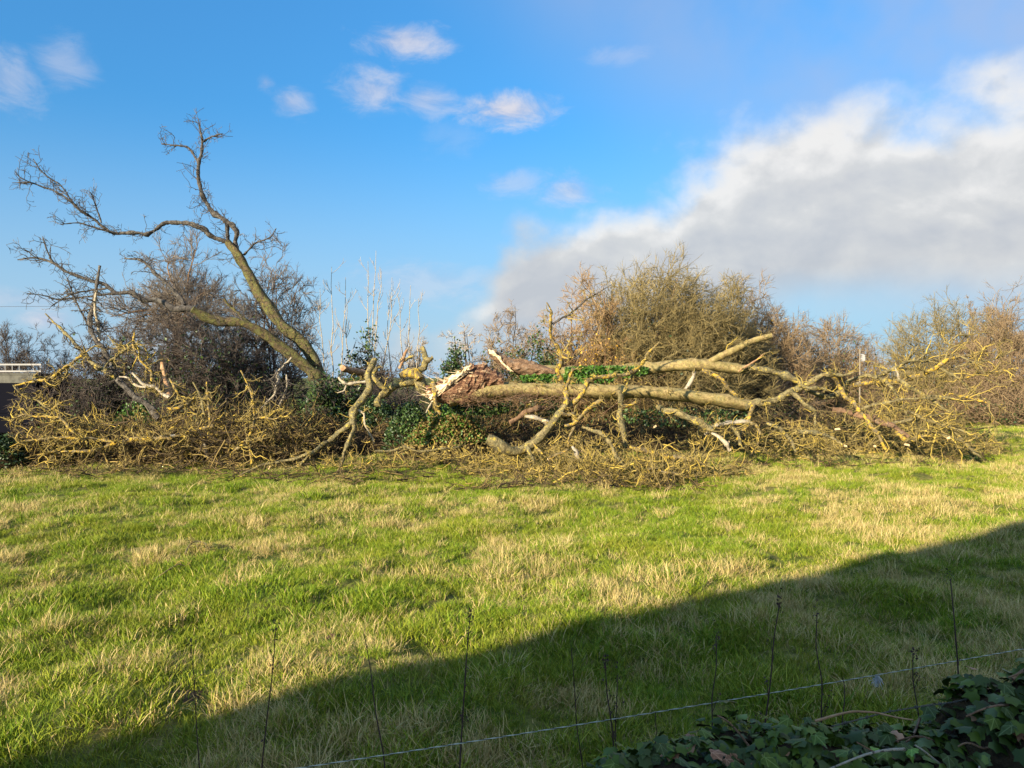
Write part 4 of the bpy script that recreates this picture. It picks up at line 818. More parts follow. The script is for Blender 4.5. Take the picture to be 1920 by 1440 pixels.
ivy_mound('green and withered ivy mound at the centre under the torn base', 842, 868, 84, 1.42, .85, 6400, [('ivy_bright', .5, .35, 1, 'leaves'), ('ivy_dead', .8, 0, .92, 'withered_leaves')])
ivy_mound('dark green ivy mound left of the withered one', 768, 862, 52, 1.45, .7, 3000, [('ivy', 1, 0, 1, 'leaves')])
ivy_mound('small ivy mound low in the left heap', 258, 862, 66, 1.5, .7, 2600, [('ivy_bright', .6, .3, 1, 'leaves'), ('ivy', .5, 0, .9, 'dark_leaves')])
ivy_mound('dark ivy mound between the leaning trunk foot and the two-legged limb', 700, 850, 60, 1.55, .6, 3600, [('ivy', 1, 0, 1, 'leaves')])
ivy_mound('dark weeds at the left edge under the trailer', 5, 884, 50, .75, .8, 2200, [('ivy', 1, 0, 1, 'leaves')])

# ------------------------------------------------------------------ trailer, ladder, pole, wire
def box(a, lo, hi, mi=0):
    x0, y0, z0 = lo; x1, y1, z1 = hi
    V = [(x0, y0, z0), (x1, y0, z0), (x1, y1, z0), (x0, y1, z0), (x0, y0, z1), (x1, y0, z1), (x1, y1, z1), (x0, y1, z1)]
    a.add(V, [[0, 3, 2, 1], [4, 5, 6, 7], [0, 1, 5, 4], [1, 2, 6, 5], [2, 3, 7, 6], [3, 0, 4, 7]], mi)
def build_trailer():
    Y = 27.0; xr = at(66, 720, Y)[0]; xl = xr-6.2; zt = at(30, 700, Y)[2]; zm = at(30, 718, Y)[2]
    navy = mat('shade_dark_navy_panel', lambda t: t.mix(t.noise(t.pos, 2), (.0025, .003, .007), (.005, .0055, .010)), .85, .05)  # navy paint, darkened further to stand in for shade on the body
    pale = mat('shade_greyed_pale_panel', lambda t: t.mix(t.mr(t.noise(t.pos, 4, 5), .4, .7), (.12, .12, .10), (.07, .07, .06)), .85)  # pale band, greyed down so its colour carries the trailer's shade
    rub = mat('tyre_rubber', lambda t: (.02, .02, .02), .8); alu = mat('bare_aluminium', lambda t: t.mix(t.noise(t.pos, 6), (.24, .245, .24), (.33, .33, .32)), .6)
    root = thing('box_trailer', 'navy box trailer with pale top band, both darkened as shade, at the left edge', 'trailer', (xr-3, Y+1.1, 0))
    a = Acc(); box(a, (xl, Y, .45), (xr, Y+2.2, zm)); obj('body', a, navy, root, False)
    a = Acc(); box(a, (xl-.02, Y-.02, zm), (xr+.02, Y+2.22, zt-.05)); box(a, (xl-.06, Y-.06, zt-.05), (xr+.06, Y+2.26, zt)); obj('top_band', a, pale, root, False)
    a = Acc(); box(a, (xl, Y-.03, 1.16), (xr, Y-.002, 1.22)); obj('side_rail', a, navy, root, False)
    for x in (xr-2.4, xr-3.4):
        for y in (Y+.18, Y+2.0):
            a = Acc(); th = np.linspace(0, 2*np.pi, 21); P = np.stack([x+.27*np.cos(th), np.full(21, y), .30+.27*np.sin(th)], 1)[None]
            a.tubes(P, np.full((1, 21), .085), 8); w = obj('wheel', a, rub, root)
            a = Acc(); P = np.array([[(x, y-.07, .3), (x, y, .3), (x, y+.07, .3)]]); a.tubes(P, np.full((1, 3), .2), 14, cap=True); obj('rim', a, alu, w)
    # ladder lying on edge on the trailer's roof
    z0 = at(30, 696, Y)[2]; z1 = at(30, 683, Y)[2]; z0 = max(z0, zt+.03); xe = at(58, 690, Y)[0]
    lad = thing('ladder', 'aluminium ladder lying on edge on top of the trailer', 'ladder', (xe-2, Y+.6, zt))
    for z in (z0, z1):
        a = Acc(); box(a, (xe-4.2, Y+.58, z-.03), (xe, Y+.63, z+.03)); obj('side_rail', a, alu, lad, False)
    for x in np.arange(xe-.02, xe-4.2, -.26):
        if abs(x-xe) > .1 and abs((x-xe)+.52) < .14: continue
        a = Acc(); a.tubes(np.array([[(x-.015, Y+.605, z0+.03), (x-.015, Y+.605, (z0+z1)/2), (x-.015, Y+.605, z1-.03)]]), np.full((1, 3), .016), 6); obj('rung', a, alu, lad)
build_trailer()
def build_pole():
    Y = 36.5; b = at(1612, 742, Y); t_ = at(1612, 654, Y); wood = mat('pale_pole_wood', lambda t: (.24, .21, .16), .85); grey = mat('grey_metal', lambda t: (.36, .36, .35), .7)
    root = thing('utility_pole', 'small pale pole with a white box in the gap of the hedge', 'pole', (b[0], Y, 0))
    a = Acc(); a.tubes(np.array([[(b[0], Y, -.2), (b[0], Y, 2), (b[0], Y, t_[2])]]), np.array([[.045, .036, .03]]), 8, cap=True); obj('post', a, wood, root)
    a = Acc(); z = at(1612, 672, Y)[2]; box(a, (b[0]+.1, Y-.08, z-.12), (b[0]+.22, Y+.08, z+.16)); obj('meter_box', a, grey, root, False)
    a = Acc(); box(a, (b[0]+.03, Y-.03, z-.05), (b[0]+.1, Y+.03, z)); box(a, (b[0]+.03, Y-.03, z+.16), (b[0]+.18, Y+.03, z+.20)); obj('bracket', a, grey, root, False)
    a = Acc(); p0 = at(-260, 576, 95); p1 = at(106, 575, 90); p2 = at(480, 571, 85)
    P = np.stack([p0*(1-f)**2+2*p1*f*(1-f)+p2*f*f for f in np.linspace(0, 1, 12)])[None]
    a.tubes(P, np.full((1, 12), .02), 4); props(obj('power_line', a, mat('wire_black', lambda t: (.05, .05, .06), .6), origin=p1), 'thin overhead wire crossing the sky at far left', 'wire')
    for k, p in enumerate((p0, p2)):
        a = Acc(); a.tubes(np.array([[(p[0], p[1], -.2), (p[0], p[1], 4), (p[0], p[1], p[2]+.4)]]), np.array([[.13, .11, .09]]), 8, cap=True)
        props(obj('power_pole', a, wood, origin=(p[0], p[1], 0)), ('wooden power pole hidden behind the bare tree at left' if k else 'wooden power pole beyond the left edge'), 'pole')
build_pole()

# ------------------------------------------------------------------ small things on the field
M['chip'] = mat('wood_chip', lambda t: t.mix(t.noise(t.pos, 20), (.48, .34, .17), (.64, .49, .28)), .85)
for (x, y) in ((431, 868), (396, 866), (665, 880), (1228, 802), (1366, 832), (1370, 845), (1520, 812), (1570, 806), (1585, 838), (1640, 838), (1700, 836), (1735, 852), (1778, 823), (1860, 862), (1090, 848), (1020, 790), (232, 872), (505, 880), (1605, 870), (1680, 855)):
    g = ground_Y(max(y, 846)) if y >= 846 else 20.0-(y-800)*.02
    p = at(x, y, g); a = Acc(); l = rng.uniform(.035, .085); th = rng.uniform(0, 3); dx = math.cos(th)*l; dz = abs(math.sin(th))*l*.6
    V = [p+np.array(q) for q in ((-dx, -.02, -.01), (dx, -.03, dz), (dx*.8, .03, dz+.02), (-dx*.9, .03, .02), (-dx*.9, -.01, .045), (dx*.7, -.01, dz+.05))]
    a.add(V, [[0, 1, 5, 4], [1, 2, 5, 5], [2, 3, 4, 5], [3, 0, 4, 4], [0, 3, 2, 1]])
    props(obj('wood_chip', a, M['chip'], smooth=False, origin=p), 'small pale chip of fresh wood among the broken twigs', 'wood chip', 'fresh wood chips')
def stick(label, pts, Y, r=.012, m_='olive', dens=1):
    q = np.array([at(x, y, ground_Y(y)) for x, y in pts]); q[:, 2] = gz(q[:, 0], q[:, 1])+.07+np.sin(np.linspace(0, 3.1, len(q)))*.06
    P = spline(q, .06); a = Acc(); R = np.linspace(r, r*.5, len(P)); tubes_pt(a, P, R, 7)
    root = thing('fallen_stick', label, 'stick', (q[0][0], q[0][1], gz(q[0][0], q[0][1]))); obj('stem', a, M[m_], root)
    t_ = twigs_on([(P, R)], 6*dens, (.1, .35), r=.005); obj('twigs', t_, M['tw_yellow'], root, kind='stuff')
stick('bent dark stick lying alone in the grass at left', [(346, 1050), (355, 1041), (368, 1038), (385, 1042), (392, 1050)], 10, .014)
stick('thin straight stick beside the bent dark stick in the grass', [(287, 1080), (310, 1077), (335, 1071), (352, 1070)], 10, .011, dens=.5)
stick('long thin branch lying on the grass at far right', [(1758, 886), (1775, 882), (1790, 885), (1805, 891)], 18, .014)
stick('short branch on the grass below the two-legged limb', [(376, 915), (395, 905), (415, 897)], 18, .012)
stick('yellow forked twig on the grass below the centre', [(580, 912), (605, 908), (625, 905), (640, 900)], 18, .013, 'lichen')
def soil(label, x, y, r):
    Y = ground_Y(y); c = at(x, y, Y); a = Acc(); nu, nv = 22, 7; V = []
    for i in range(nv):
        rr = i/(nv-1)
        for j in range(nu):
            th = 6.2832*j/nu; k = r*rr*(1+.5*(float(vnoise(math.cos(th)*2+x, math.sin(th)*2, 1))-.5)); X = c[0]+k*math.cos(th)*1.5; Yy = c[1]+k*math.sin(th)
            V.append((X, Yy, float(gz(X, Yy))+.045*(1-rr*rr)*(.6+.8*float(vnoise(X, Yy, 14)))-.02*rr))
    idx = np.arange(nu*nv).reshape(nv, nu); q = np.stack([idx[:-1], idx[1:], np.roll(idx[1:], -1, 1), np.roll(idx[:-1], -1, 1)], -1).reshape(-1, 4)
    a.add(V, q); props(obj('molehill', a, M['soil'], origin=(c[0], c[1], 0)), label, 'molehill')
SOIL = [(335, 1308, .17), (623, 1210, .07), (105, 1125, .0)]
soil('low patch of dug brown soil in the grass at lower left', 335, 1308, .17)
soil('small patch of bare soil in the sunlit grass left of centre', 623, 1210, .07)
def dock():
    p = at(452, 1172, ground_Y(1180)); root = thing('dock_plant', 'small broad-leaved green weed in the sunlit grass', 'weed', (p[0], p[1], gz(p[0], p[1])))
    for k in range(6):
        th = k*1.05+.3; d = np.array((math.cos(th), math.sin(th), .9)); d /= np.linalg.norm(d); w = np.cross(d, (0, 0, 1)); w /= np.linalg.norm(w); b = np.array(root.location)
        a = Acc(); L = .08+.03*(k % 3); V = [b]; ts = (.3, .6, .85)
        for s, ww in zip(ts, (.016, .022, .014)): c = b+d*L*s+np.array((0, 0, -.05*s*s)); V += [c-w*ww, c+np.array((0, 0, -.008)), c+w*ww]
        V.append(b+d*L+np.array((0, 0, -.06)))
        a.add(V, [[0, 1, 2], [0, 2, 3], [7, 10, 8], [8, 10, 9]]); a.add(V, [[1, 4, 5, 2], [2, 5, 6, 3], [4, 7, 8, 5], [5, 8, 9, 6]])
        obj('leaf', a, M['ivy_bright'], root)
dock()

# ------------------------------------------------------------------ foreground: ivy bank, wires, dead stalks
def bank_top(x):
    """height of the ivy bank's crest for world x at y = 3.05"""
    return np.interp(x, [.20, .45, .75, 1.05, 1.3, 1.55, 1.75, 1.95, 2.2, 2.6, 3.4], [.86, .97, 1.03, 1.10, 1.09, 1.04, 1.08, 1.28, 1.36, 1.42, 1.45])
def build_ivy():
    root = thing('ivy_bank', 'dark glossy ivy growing over the bank in the lower right foreground', 'ivy', (1.6, 3.0, 0))
    a = Acc(); xs = np.linspace(.34, 3.4, 60); prof = np.linspace(0, 1, 14); V = []
    for x in xs:
        tp = float(bank_top(x))-.11
        for f in prof:
            y = 2.30+f*1.35; z = tp*(math.sin(math.pi*min(1, max(0, .06+f*.9)))**.45)
            V.append((x, y+.1*(vnoise(x, f*5, 3)-.5), max(-.1, z+.10*(float(vnoise(x, y, 5))-.5) if 0 < f < 1 else -.1)))
    idx = np.arange(60*14).reshape(60, 14); a.add(V, np.stack([idx[:-1, :-1], idx[1:, :-1], idx[1:, 1:], idx[:-1, 1:]], -1).reshape(-1, 4))
    obj('earth_bank', a, M['litter'], root)
    V = np.array(V).reshape(60, 14, 3)
    # one leaf mesh in three shapes
    ims = []
    base_o = np.array([(0, -.42), (.22, -.60), (.50, -.44), (.40, -.16), (.54, .10), (.22, .20), (0, .66)])
    def leafmesh(k, m_):
        o = base_o.copy(); o[:, 0] *= (1, .85, 1.12)[k]; o[4, 0] *= (1, .7, .9)[k]; V2 = [(0, -.5, .0), (0, -.15, .035), (0, .2, .03), (0, .62, -.05)]; R_ = []
        for sg in (1, -1):
            for (x, y) in o[1:6]: R_.append((sg*x, y, -.10*abs(x)-.05*max(0, y)+.05*math.sin(9*x)))
        V2 += R_; f = []
        for s, off in ((0, 4), (1, 9)):
            t3 = [[0, off, 1], [off, off+1, 1], [off+1, off+2, 1], [1, off+2, 2], [off+2, off+3, 2], [off+3, off+4, 2], [2, off+4, 3]]
            f += t3 if s == 0 else [q[::-1] for q in t3]
        b = Acc(); b.add(V2, f, 0, (0.15, .5, .9)[k]); me = b.mesh('leaf'); me.materials.append(m_); return me
    glossy = []
    def lm(name, c0, c1, vein):
        def f(t):
            oc = t.new('ShaderNodeTexCoord').outputs['Object']; sp = t.new('ShaderNodeSeparateXYZ'); t.l.new(oc, sp.inputs[0])
            c = t.mix(t.mr(t.noise(oc, 3.5, 5, .6), .35, .7), c0, c1); ax = t.m('ABSOLUTE', sp.outputs[0])
            v1 = t.mr(ax, .045, .012); v2 = t.mr(t.m('ABSOLUTE', t.m('SUBTRACT', ax, t.m('MULTIPLY', t.m('ADD', sp.outputs[1], .42), .85))), .045, .012)
            v3 = t.mr(t.m('ABSOLUTE', t.m('SUBTRACT', ax, t.m('MULTIPLY', t.m('ADD', sp.outputs[1], .46), -3.0))), .06, .02)
            return t.mix(t.m('MULTIPLY', t.m('MAXIMUM', v1, t.m('MAXIMUM', v2, v3)), .55), c, tuple(min(1, x*1.8+.05) for x in c1))
        return mat(name, f, .5, .22)
    mats_ = [lm('dark_ivy_leaf', (.022, .043, .006), (.043, .074, .010), 0), lm('mid_ivy_leaf', (.048, .086, .007), (.084, .13, .013), 0), lm('blue_ivy_leaf', (.030, .052, .010), (.056, .086, .018), 0), lm('fresh_ivy_leaf', (.10, .21, .02), (.15, .27, .03), 0), lm('brown_ivy_leaf', (.17, .08, .04), (.30, .16, .08), 0)]
    meshes = [[leafmesh(k, m_) for k in range(3)] for m_ in mats_]
    r = np.random.default_rng(8); cnt = 0
    stuff = Acc()
    # leaves seen largest: individual parts
    for i in range(3000):
        x = r.uniform(.36, 3.1); f = r.uniform(.12, .80); k = (x-.34)/3.06*59; j = f*13
        v = V[min(58, int(k)), min(12, int(j))]; nrm = np.array((r.normal(0, .35), -1.0+1.5*f+r.normal(0, .3), .75+r.normal(0, .25))); nrm /= np.linalg.norm(nrm)
        c = v+nrm*(r.uniform(.02, .12) if cnt < 290 else r.uniform(.0, .07)); s = r.uniform(.036, .074)
        q = Vector(nrm).to_track_quat('Z', 'Y'); ang = math.pi+r.normal(0, .8)
        mtx = Matrix.Translation(c) @ q.to_matrix().to_4x4() @ Matrix.Rotation(ang, 4, 'Z') @ Matrix.Scale(s, 4)
        w = r.random(); sel = 0 if w < .40 else 1 if w < .80 else 2 if w < .97 else 4
        if (1.33 < x < 1.62 and f > .3 and r.random() < .35): sel = 3
        me = meshes[sel][r.integers(0, 3)]
        if cnt < 290:
            o = bpy.data.objects.new('leaf', me); COL.objects.link(o); o.parent = root
            o.matrix_local = Matrix.Translation(root.location).inverted() @ mtx; cnt += 1
        else:
            vv = np.array([tuple(mtx @ p.co) for p in me.vertices]); ff = np.array([tuple(p.vertices) for p in me.polygons]); stuff.add(vv, ff, min(sel, 2) if sel != 4 else 3)
    obj('leaf_mass', stuff, [mats_[0], mats_[1], mats_[2], mats_[4]], root, kind='stuff')
    for i in range(16):
        x = r.uniform(.3, 2.8); z = float(bank_top(x)); p = np.array((x, 2.75+r.uniform(-.2, .4), z-.03)); d = np.array((r.normal(0, 1), r.normal(0, .4), r.normal(.1, .25)))
        P = np.array([p+d*t*.16+np.array((0, 0, .02*math.sin(t*2+i))) for t in np.linspace(-1, 1, 8)]); a = Acc(); a.tubes(P[None], np.linspace(.006, .003, 8)[None], 5); obj('stem', a, M['brown' if i % 3 else 'pale'], root)
build_ivy()
def helix(P, R, turns, ph):
    n = len(P); Tn = np.gradient(P, axis=0); Tn /= np.linalg.norm(Tn, axis=1, keepdims=True); u = np.cross(Tn, (0, 0, 1)); u /= np.linalg.norm(u, axis=1, keepdims=True); w = np.cross(Tn, u)
    th = np.linspace(0, turns*2*np.pi, n)+ph; return P+R*(np.cos(th)[:, None]*u+np.sin(th)[:, None]*w)
def build_wires():
    A = at(560, 1442, 3.24); B = at(1925, 1221, 4.60); d = B-A
    P0 = A-d*.55; P1 = B+d*.30; f = np.linspace(0, 1, 700)[:, None]; P = P0*(1-f)+P1*f; P[:, 2] -= (.045*np.sin(math.pi*f)-.045*math.sin(math.pi*.35))[:, 0]*1.0
    root = thing('electric_fence_rope', 'white and dark twisted fence rope strung across the foreground', 'rope', (*P[350][:2], P[350][2]))
    wh = mat('white_rope', lambda t: (.50, .55, .46), .7); dk = mat('dark_rope', lambda t: (.06, .08, .06), .7)
    for k in range(3):
        a = Acc(); a.tubes(helix(P, .0016, 90, k*2.094)[None], np.full((1, 700), .0014), 5); obj('strand', a, dk if k == 2 else wh, root)
    pm = mat('green_plastic_post', lambda t: (.08, .12, .08), .6)
    for k, p in enumerate((P[0], P[-1])):
        a = Acc(); q = p.copy(); a.tubes(np.array([[(q[0], q[1], -.1), (q[0], q[1], .5), (q[0], q[1], q[2]+.12)]]), np.full((1, 3), .018), 8, cap=True)
        props(obj('fence_post', a, pm, origin=(q[0], q[1], 0)), 'plastic fence post carrying the rope beyond the %s edge' % ('left', 'right')[k], 'post')
    # tuft of wool caught on the rope
    i = int(np.argmin(np.abs(960+F*P[:, 0]/P[:, 1]-1648))); p = P[i]; a = Acc(); n = 60
    Q = p+np.stack([rng.normal(0, .006, n), rng.normal(0, .006, n), -rng.random(n)*.02], 1); dd = np.stack([rng.normal(.1, .25, n), rng.normal(0, .25, n), -rng.uniform(.4, 1, n)], 1)
    W = Q[:, None]+dd[:, None]*np.linspace(0, .06, 6)[None, :, None]+rng.normal(0, .003, (n, 6, 3)); a.tubes(W, np.full((n, 6), .0011), 3)
    props(obj('wool_tuft', a, mat('wool', lambda t: (.55, .56, .56), .9), origin=p), 'small grey tuft of wool hanging from the rope', 'wool')
    # barbed wire
    ctrl = [at(1560, 1362, 3.0), at(1600, 1352, 3.05), at(1660, 1336, 3.1), at(1725, 1325, 3.12), at(1785, 1317, 3.15), at(1835, 1306, 3.15), at(1880, 1288, 3.15), at(1960, 1262, 3.2), at(2080, 1240, 3.25)]
    P = resample(spline(ctrl, .02), 260); root = thing('barbed_wire', 'rusty barbed wire disappearing into the ivy at lower right', 'wire', P[130])
    wm = mat('weathered_wire', lambda t: t.mix(t.noise(t.pos, 60), (.05, .055, .05), (.13, .12, .10)), .6, .4)
    for k in range(2): a = Acc(); a.tubes(helix(P, .0022, 26, k*math.pi)[None], np.full((1, 260), .0016), 5); obj('strand', a, wm, root)
    for i in range(14, 258, 22):
        a = Acc(); p = P[i]; t_ = P[i+1]-P[i]; t_ /= np.linalg.norm(t_)
        th = np.linspace(0, 12, 16); u = np.cross(t_, (0, 0, 1)); w = np.cross(t_, u)
        a.tubes((p+t_*np.linspace(-.006, .006, 16)[:, None]+.005*(np.cos(th)[:, None]*u+np.sin(th)[:, None]*w))[None], np.full((1, 16), .0016), 4)
        for s in (-1, 1):
            e = np.array((rng.normal(0, .5), rng.normal(0, .5), s)); e /= np.linalg.norm(e); a.tubes(np.array([[p-e*.002, p+e*.009, p+e*.017]]), np.array([[.0016, .0014, .0003]]), 4)
        obj('barb', a, wm, root)
    q = [at(1528, 1352, 3.0), at(1570, 1340, 3.0), at(1600, 1334, 3.0), at(1640, 1336, 3.02), at(1680, 1345, 3.04), at(1712, 1350, 3.05)]
    P = spline(q, .02); a = Acc(); tubes_pt(a, P, np.linspace(.006, .003, len(P)), 6); props(obj('bramble_twig', a, M['snag'], origin=q[0]), 'orange-brown bramble shoot beside the barbed wire', 'twig')
build_wires()
def stalk(label, x0, y0, x1, y1, Y, r=.0048, heads=0, col='tw_dark', forks=0):
    b = at(x0, y0, Y); t_ = at(x1, y1, Y+rng.normal(0, .06)); d = (t_-b); k = b[2]/max(.01, d[2]); g = b-d*k*np.array((.6, .3, 1)); g[2] = gz(g[0], g[1])-.03
    ctrl = [g, g*.5+b*.5+rng.normal(0, .008, 3), b, b+d*.35+rng.normal(0, .006, 3), b+d*.7+rng.normal(0, .008, 3), t_]
    P = spline(ctrl, .05); n = len(P); R = np.linspace(r, r*.42, n); R *= 1+.10*(np.arange(n) % 6 == 0)
    root = thing('dead_stalk', label, 'stalk', (g[0], g[1], g[2]), 'dead weed stalks along the near fence'); a = Acc(); tubes_pt(a, P, R, 6, lump=.03); obj('stem', a, M[col], root)
    if heads or forks:
        a = Acc()
        ps = resample(np.concatenate([P, R[:, None]], 1), 14)[None]
        P1, R1 = grow(ps[:, :, :3], ps[:, :, 3], max(3, forks), .45, .97, (.05, .16), (.35, .7), 5, (0, 0, .12), .1, .0022, .001); a.tubes(P1, R1, 4)
        if heads:
            C = P1[:, -1][rng.integers(0, len(P1), heads*14)]+rng.normal(0, .012, (heads*14, 3)); leaves(a, C, .011)
            C = P[-1]+rng.normal(0, 1, (heads*16, 3))*np.array((.009, .009, .03)); leaves(a, C, .011)
        obj('seed_head', a, M[col], root, kind='stuff')
M['stalk'] = mat('dead_stalk_bark', lambda t: t.mix(t.noise(t.pos, 30), (.035, .022, .02), (.085, .05, .042)), .8)
for s in (('thin blurred dead stalk furthest left in the foreground', 374, 1440, 358, 1215, 4.2, .0040, 1, 'stalk', 3), ('dark dead stalk leaning right, second from the left', 491, 1440, 517, 1180, 4.0, .0055, 2, 'stalk', 4),
          ('brown dead stalk leaning left above the rope end', 719, 1415, 683, 1188, 4.1, .0058, 0, 'stalk', 0), ('branched purple-brown dead stalk with withered leaves near the middle', 862, 1440, 882, 1150, 4.0, .0062, 3, 'stalk', 7),
          ('thin dark dead stalk just right of the middle', 1093, 1440, 1071, 1215, 4.0, .0045, 0, 'stalk', 3), ('double dead stalk left of the ivy with fluffy top', 1152, 1440, 1135, 1240, 3.7, .0055, 3, 'stalk', 6), ('straight dead stalk twinned close beside the fluffy-topped one', 1157, 1430, 1158, 1265, 3.75, .0045, 1, 'stalk', 2),
          ('slim dead stalk rising from the left end of the ivy', 1336, 1380, 1343, 1190, 3.7, .0046, 1, 'stalk', 3), ('stout dead stalk with feathery top over the ivy', 1434, 1362, 1462, 1130, 3.7, .0056, 2, 'stalk', 4), ('straight dead stalk with pointed brown tip over the ivy', 1540, 1350, 1532, 1150, 3.7, .0050, 1, 'stalk', 0),
          ('short thin dead stalk behind the bramble shoot', 1580, 1345, 1579, 1270, 3.6, .0045, 0, 'stalk', 0), ('dark dead stalk crossing the barbed wire', 1724, 1400, 1712, 1225, 3.4, .0048, 1, 'stalk', 3), ('tallest dead stalk near the right edge', 1800, 1335, 1782, 1085, 3.6, .0060, 1, 'stalk', 0),
          ('short dead stalk close to the right-hand ivy', 1785, 1365, 1784, 1290, 3.4, .0038, 0, 'stalk', 0), ('short dead stalk rising left of the slim one at the ivy edge', 1229, 1390, 1229, 1335, 3.7, .0042, 0, 'stalk', 0)):
    stalk(*s)

# ------------------------------------------------------------------ grass
def f_grass(t):
    p = t.pos
    big = t.noise(p, .55, 4, .6); mid = t.noise(p, 2.3, 4, .6)
    g = t.ramp(t.att, [(0, (.055, .13, .005)), (.5, (.15, .235, .011)), (1, (.28, .33, .028))])
    g = t.mix(t.mr(big, .38, .66), g, t.ramp(t.att, [(0, (.10, .165, .008)), (1, (.31, .33, .03))]))
    return t.mix(t.mr(mid, .55, .74, 0, .30), g, (.32, .27, .06))
M['grass'] = mat('grass_blade', f_grass, .6, .2)
M['straw'] = mat('straw_blade', lambda t: t.ramp(t.att, [(0, (.32, .24, .08)), (.5, (.48, .38, .15)), (1, (.62, .51, .24))]), .75, .2)
TUFTS = bpy.data.collections.new('grass_tufts')
def tuft(name, n, rad, h, straw, lean=.35, w=.0035, flat=0):
    a = Acc(); r = rng
    th = r.uniform(0, 6.283, n); q = rad*np.sqrt(r.random(n)); b = np.stack([q*np.cos(th), q*np.sin(th), np.full(n, -.02)], 1)
    d = np.stack([r.normal(0, lean, n), r.normal(0, lean, n), np.ones(n)], 1); d[:, :2] += b[:, :2]/rad*lean*.8
    hh = h*r.uniform(.45, 1.2, n)[:, None]; dn = d/np.linalg.norm(d, axis=1, keepdims=True)
    bend = np.stack([d[:, 0]*.6+r.normal(0, .25, n), d[:, 1]*.6+r.normal(0, .25, n), np.full(n, -.18-flat)], 1)
    m1 = b+dn*hh*.55; tip = b+dn*hh+bend*hh*.5
    az = r.uniform(0, 6.283, n); s = np.stack([np.cos(az), np.sin(az), np.zeros(n)], 1)*w
    V = np.stack([b-s, b+s, m1-s*.85, m1+s*.85, tip], 1).reshape(-1, 3); i = np.arange(n)*5
    mi = (r.random(n) < straw).astype(int); at_ = r.random(n)
    for k in (0, 1):
        j = i[mi == k]
        if len(j) == 0: continue
        c = Acc  # faces share one vertex block per blade type
        vv = V.reshape(n, 5, 3)[mi == k].reshape(-1, 3); jj = np.arange(len(j))*5
        a.add(vv, np.stack([jj, jj+1, jj+3, jj+2], 1), k, np.repeat(at_[mi == k], 5)); a.add(vv, np.stack([jj+2, jj+3, jj+4], 1), k, np.repeat(at_[mi == k], 5))
    me = a.mesh(name); me.materials.append(M['grass']); me.materials.append(M['straw'])
    o = bpy.data.objects.new(name, me); TUFTS.objects.link(o)
NAMES = []
for i, spec in enumerate([(90, .16, .105, .03, .32), (90, .16, .125, .06, .38), (80, .15, .14, .10, .42), (90, .18, .085, .05, .5),         # green 0-3
                          (85, .16, .13, .40, .45), (85, .17, .12, .55, .55), (80, .16, .15, .70, .5), (70, .16, .20, .85, .42),            # straw 4-7
                          (26, .14, .26, .9, .35)]):                                                                                         # tall dry 8
    tuft('tuft_%02d' % i, spec[0], spec[1], spec[2], spec[3], spec[4], .0032 if i < 4 else .0027, .1 if i in (3, 5) else 0)
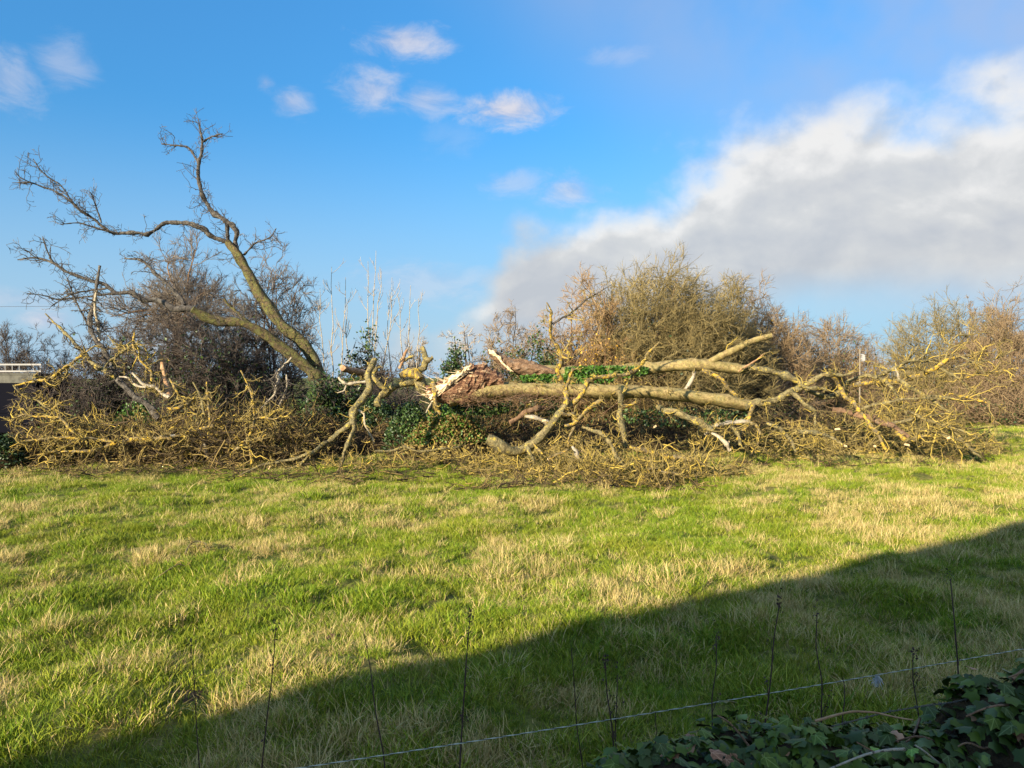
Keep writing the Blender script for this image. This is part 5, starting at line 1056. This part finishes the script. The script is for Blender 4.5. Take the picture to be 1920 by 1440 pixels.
def scatter(name, label, pts, var, rot, scl):
    me = bpy.data.meshes.new(name); me.from_pydata([tuple(p) for p in pts], [], [])
    for nm, ty, arr in (('variant', 'INT', var), ('rot', 'FLOAT_VECTOR', rot), ('scl', 'FLOAT', scl)):
        A_ = me.attributes.new(nm, ty, 'POINT'); A_.data.foreach_set('vector' if ty == 'FLOAT_VECTOR' else 'value', np.asarray(arr).ravel())
    o = bpy.data.objects.new(name, me); COL.objects.link(o); props(o, label, 'grass', kind='stuff')
    ng = bpy.data.node_groups.new('scatter_tufts', 'GeometryNodeTree')
    ng.interface.new_socket('Geometry', in_out='INPUT', socket_type='NodeSocketGeometry'); ng.interface.new_socket('Geometry', in_out='OUTPUT', socket_type='NodeSocketGeometry')
    N = ng.nodes; gi = N.new('NodeGroupInput'); go = N.new('NodeGroupOutput'); ip = N.new('GeometryNodeInstanceOnPoints'); ci = N.new('GeometryNodeCollectionInfo')
    ci.inputs['Collection'].default_value = TUFTS; ci.inputs['Separate Children'].default_value = True; ci.inputs['Reset Children'].default_value = True
    def na(nm, ty): n = N.new('GeometryNodeInputNamedAttribute'); n.data_type = ty; n.inputs['Name'].default_value = nm; return n.outputs['Attribute']
    e2r = N.new('FunctionNodeEulerToRotation'); Lk = ng.links.new
    Lk(gi.outputs[0], ip.inputs['Points']); Lk(ci.outputs[0], ip.inputs['Instance']); ip.inputs['Pick Instance'].default_value = True
    Lk(na('variant', 'INT'), ip.inputs['Instance Index']); Lk(na('rot', 'FLOAT_VECTOR'), e2r.inputs[0]); Lk(e2r.outputs[0], ip.inputs['Rotation']); Lk(na('scl', 'FLOAT'), ip.inputs['Scale'])
    Lk(ip.outputs[0], go.inputs[0]); md = o.modifiers.new('scatter', 'NODES'); md.node_group = ng
    return o
def build_grass():
    X, Y = [], []
    for (y0, y1, den) in ((3.6, 8, 78), (8, 13, 60), (13, 19, 42), (19, 26, 24), (26, 42, 9), (42, 70, 4)):
        n = int((y1-y0)*(y0+y1)*.5*2*.80*den + (y1-y0)*4*den); y = np.sqrt(rng.uniform(y0*y0, y1*y1, n)); x = rng.uniform(-1, 1, n)*(.80*y+1.2)
        if y0 >= 26: k = (x > 4) | (x < -8); x = x[k]; y = y[k]
        X.append(x); Y.append(y)
    x = np.concatenate(X); y = np.concatenate(Y)
    for (px, py, r) in SOIL:
        c = at(px, py, ground_Y(py)); k = ((x-c[0])/1.5)**2+(y-c[1])**2 > (r*1.05)**2; x = x[k]; y = y[k]
    n = len(x); z = gz(x, y)
    patch = .30*vnoise(x, y, .38)+.42*vnoise(x+50, y, 1.3)+.28*vnoise(x+13, y+70, 3.1); clump = .6*vnoise(x+9, y+31, 1.9)+.4*vnoise(x+3, y+11, 4.2)
    r = rng.random(n); s = patch+.33*(r-.5)
    var = np.where(s < .505, rng.integers(0, 4, n), np.where(s < .60, rng.integers(2, 6, n), np.where(s < .70, rng.integers(4, 7, n), rng.integers(5, 8, n))))
    var = np.where(rng.random(n) < .010+.03*(s > .58), 8, var)
    scl = (.24+1.0*clump**1.3)*rng.uniform(.75, 1.25, n)*np.where(y > 26, 1.3, 1)+.24
    rot = np.stack([rng.normal(0, .12, n), rng.normal(0, .12, n), rng.uniform(0, 6.283, n)], 1)
    scatter('grass', 'rough winter pasture grass with green and straw patches', np.stack([x, y, z], 1), var.astype(np.int32), rot.astype(np.float32), scl.astype(np.float32))
build_grass()
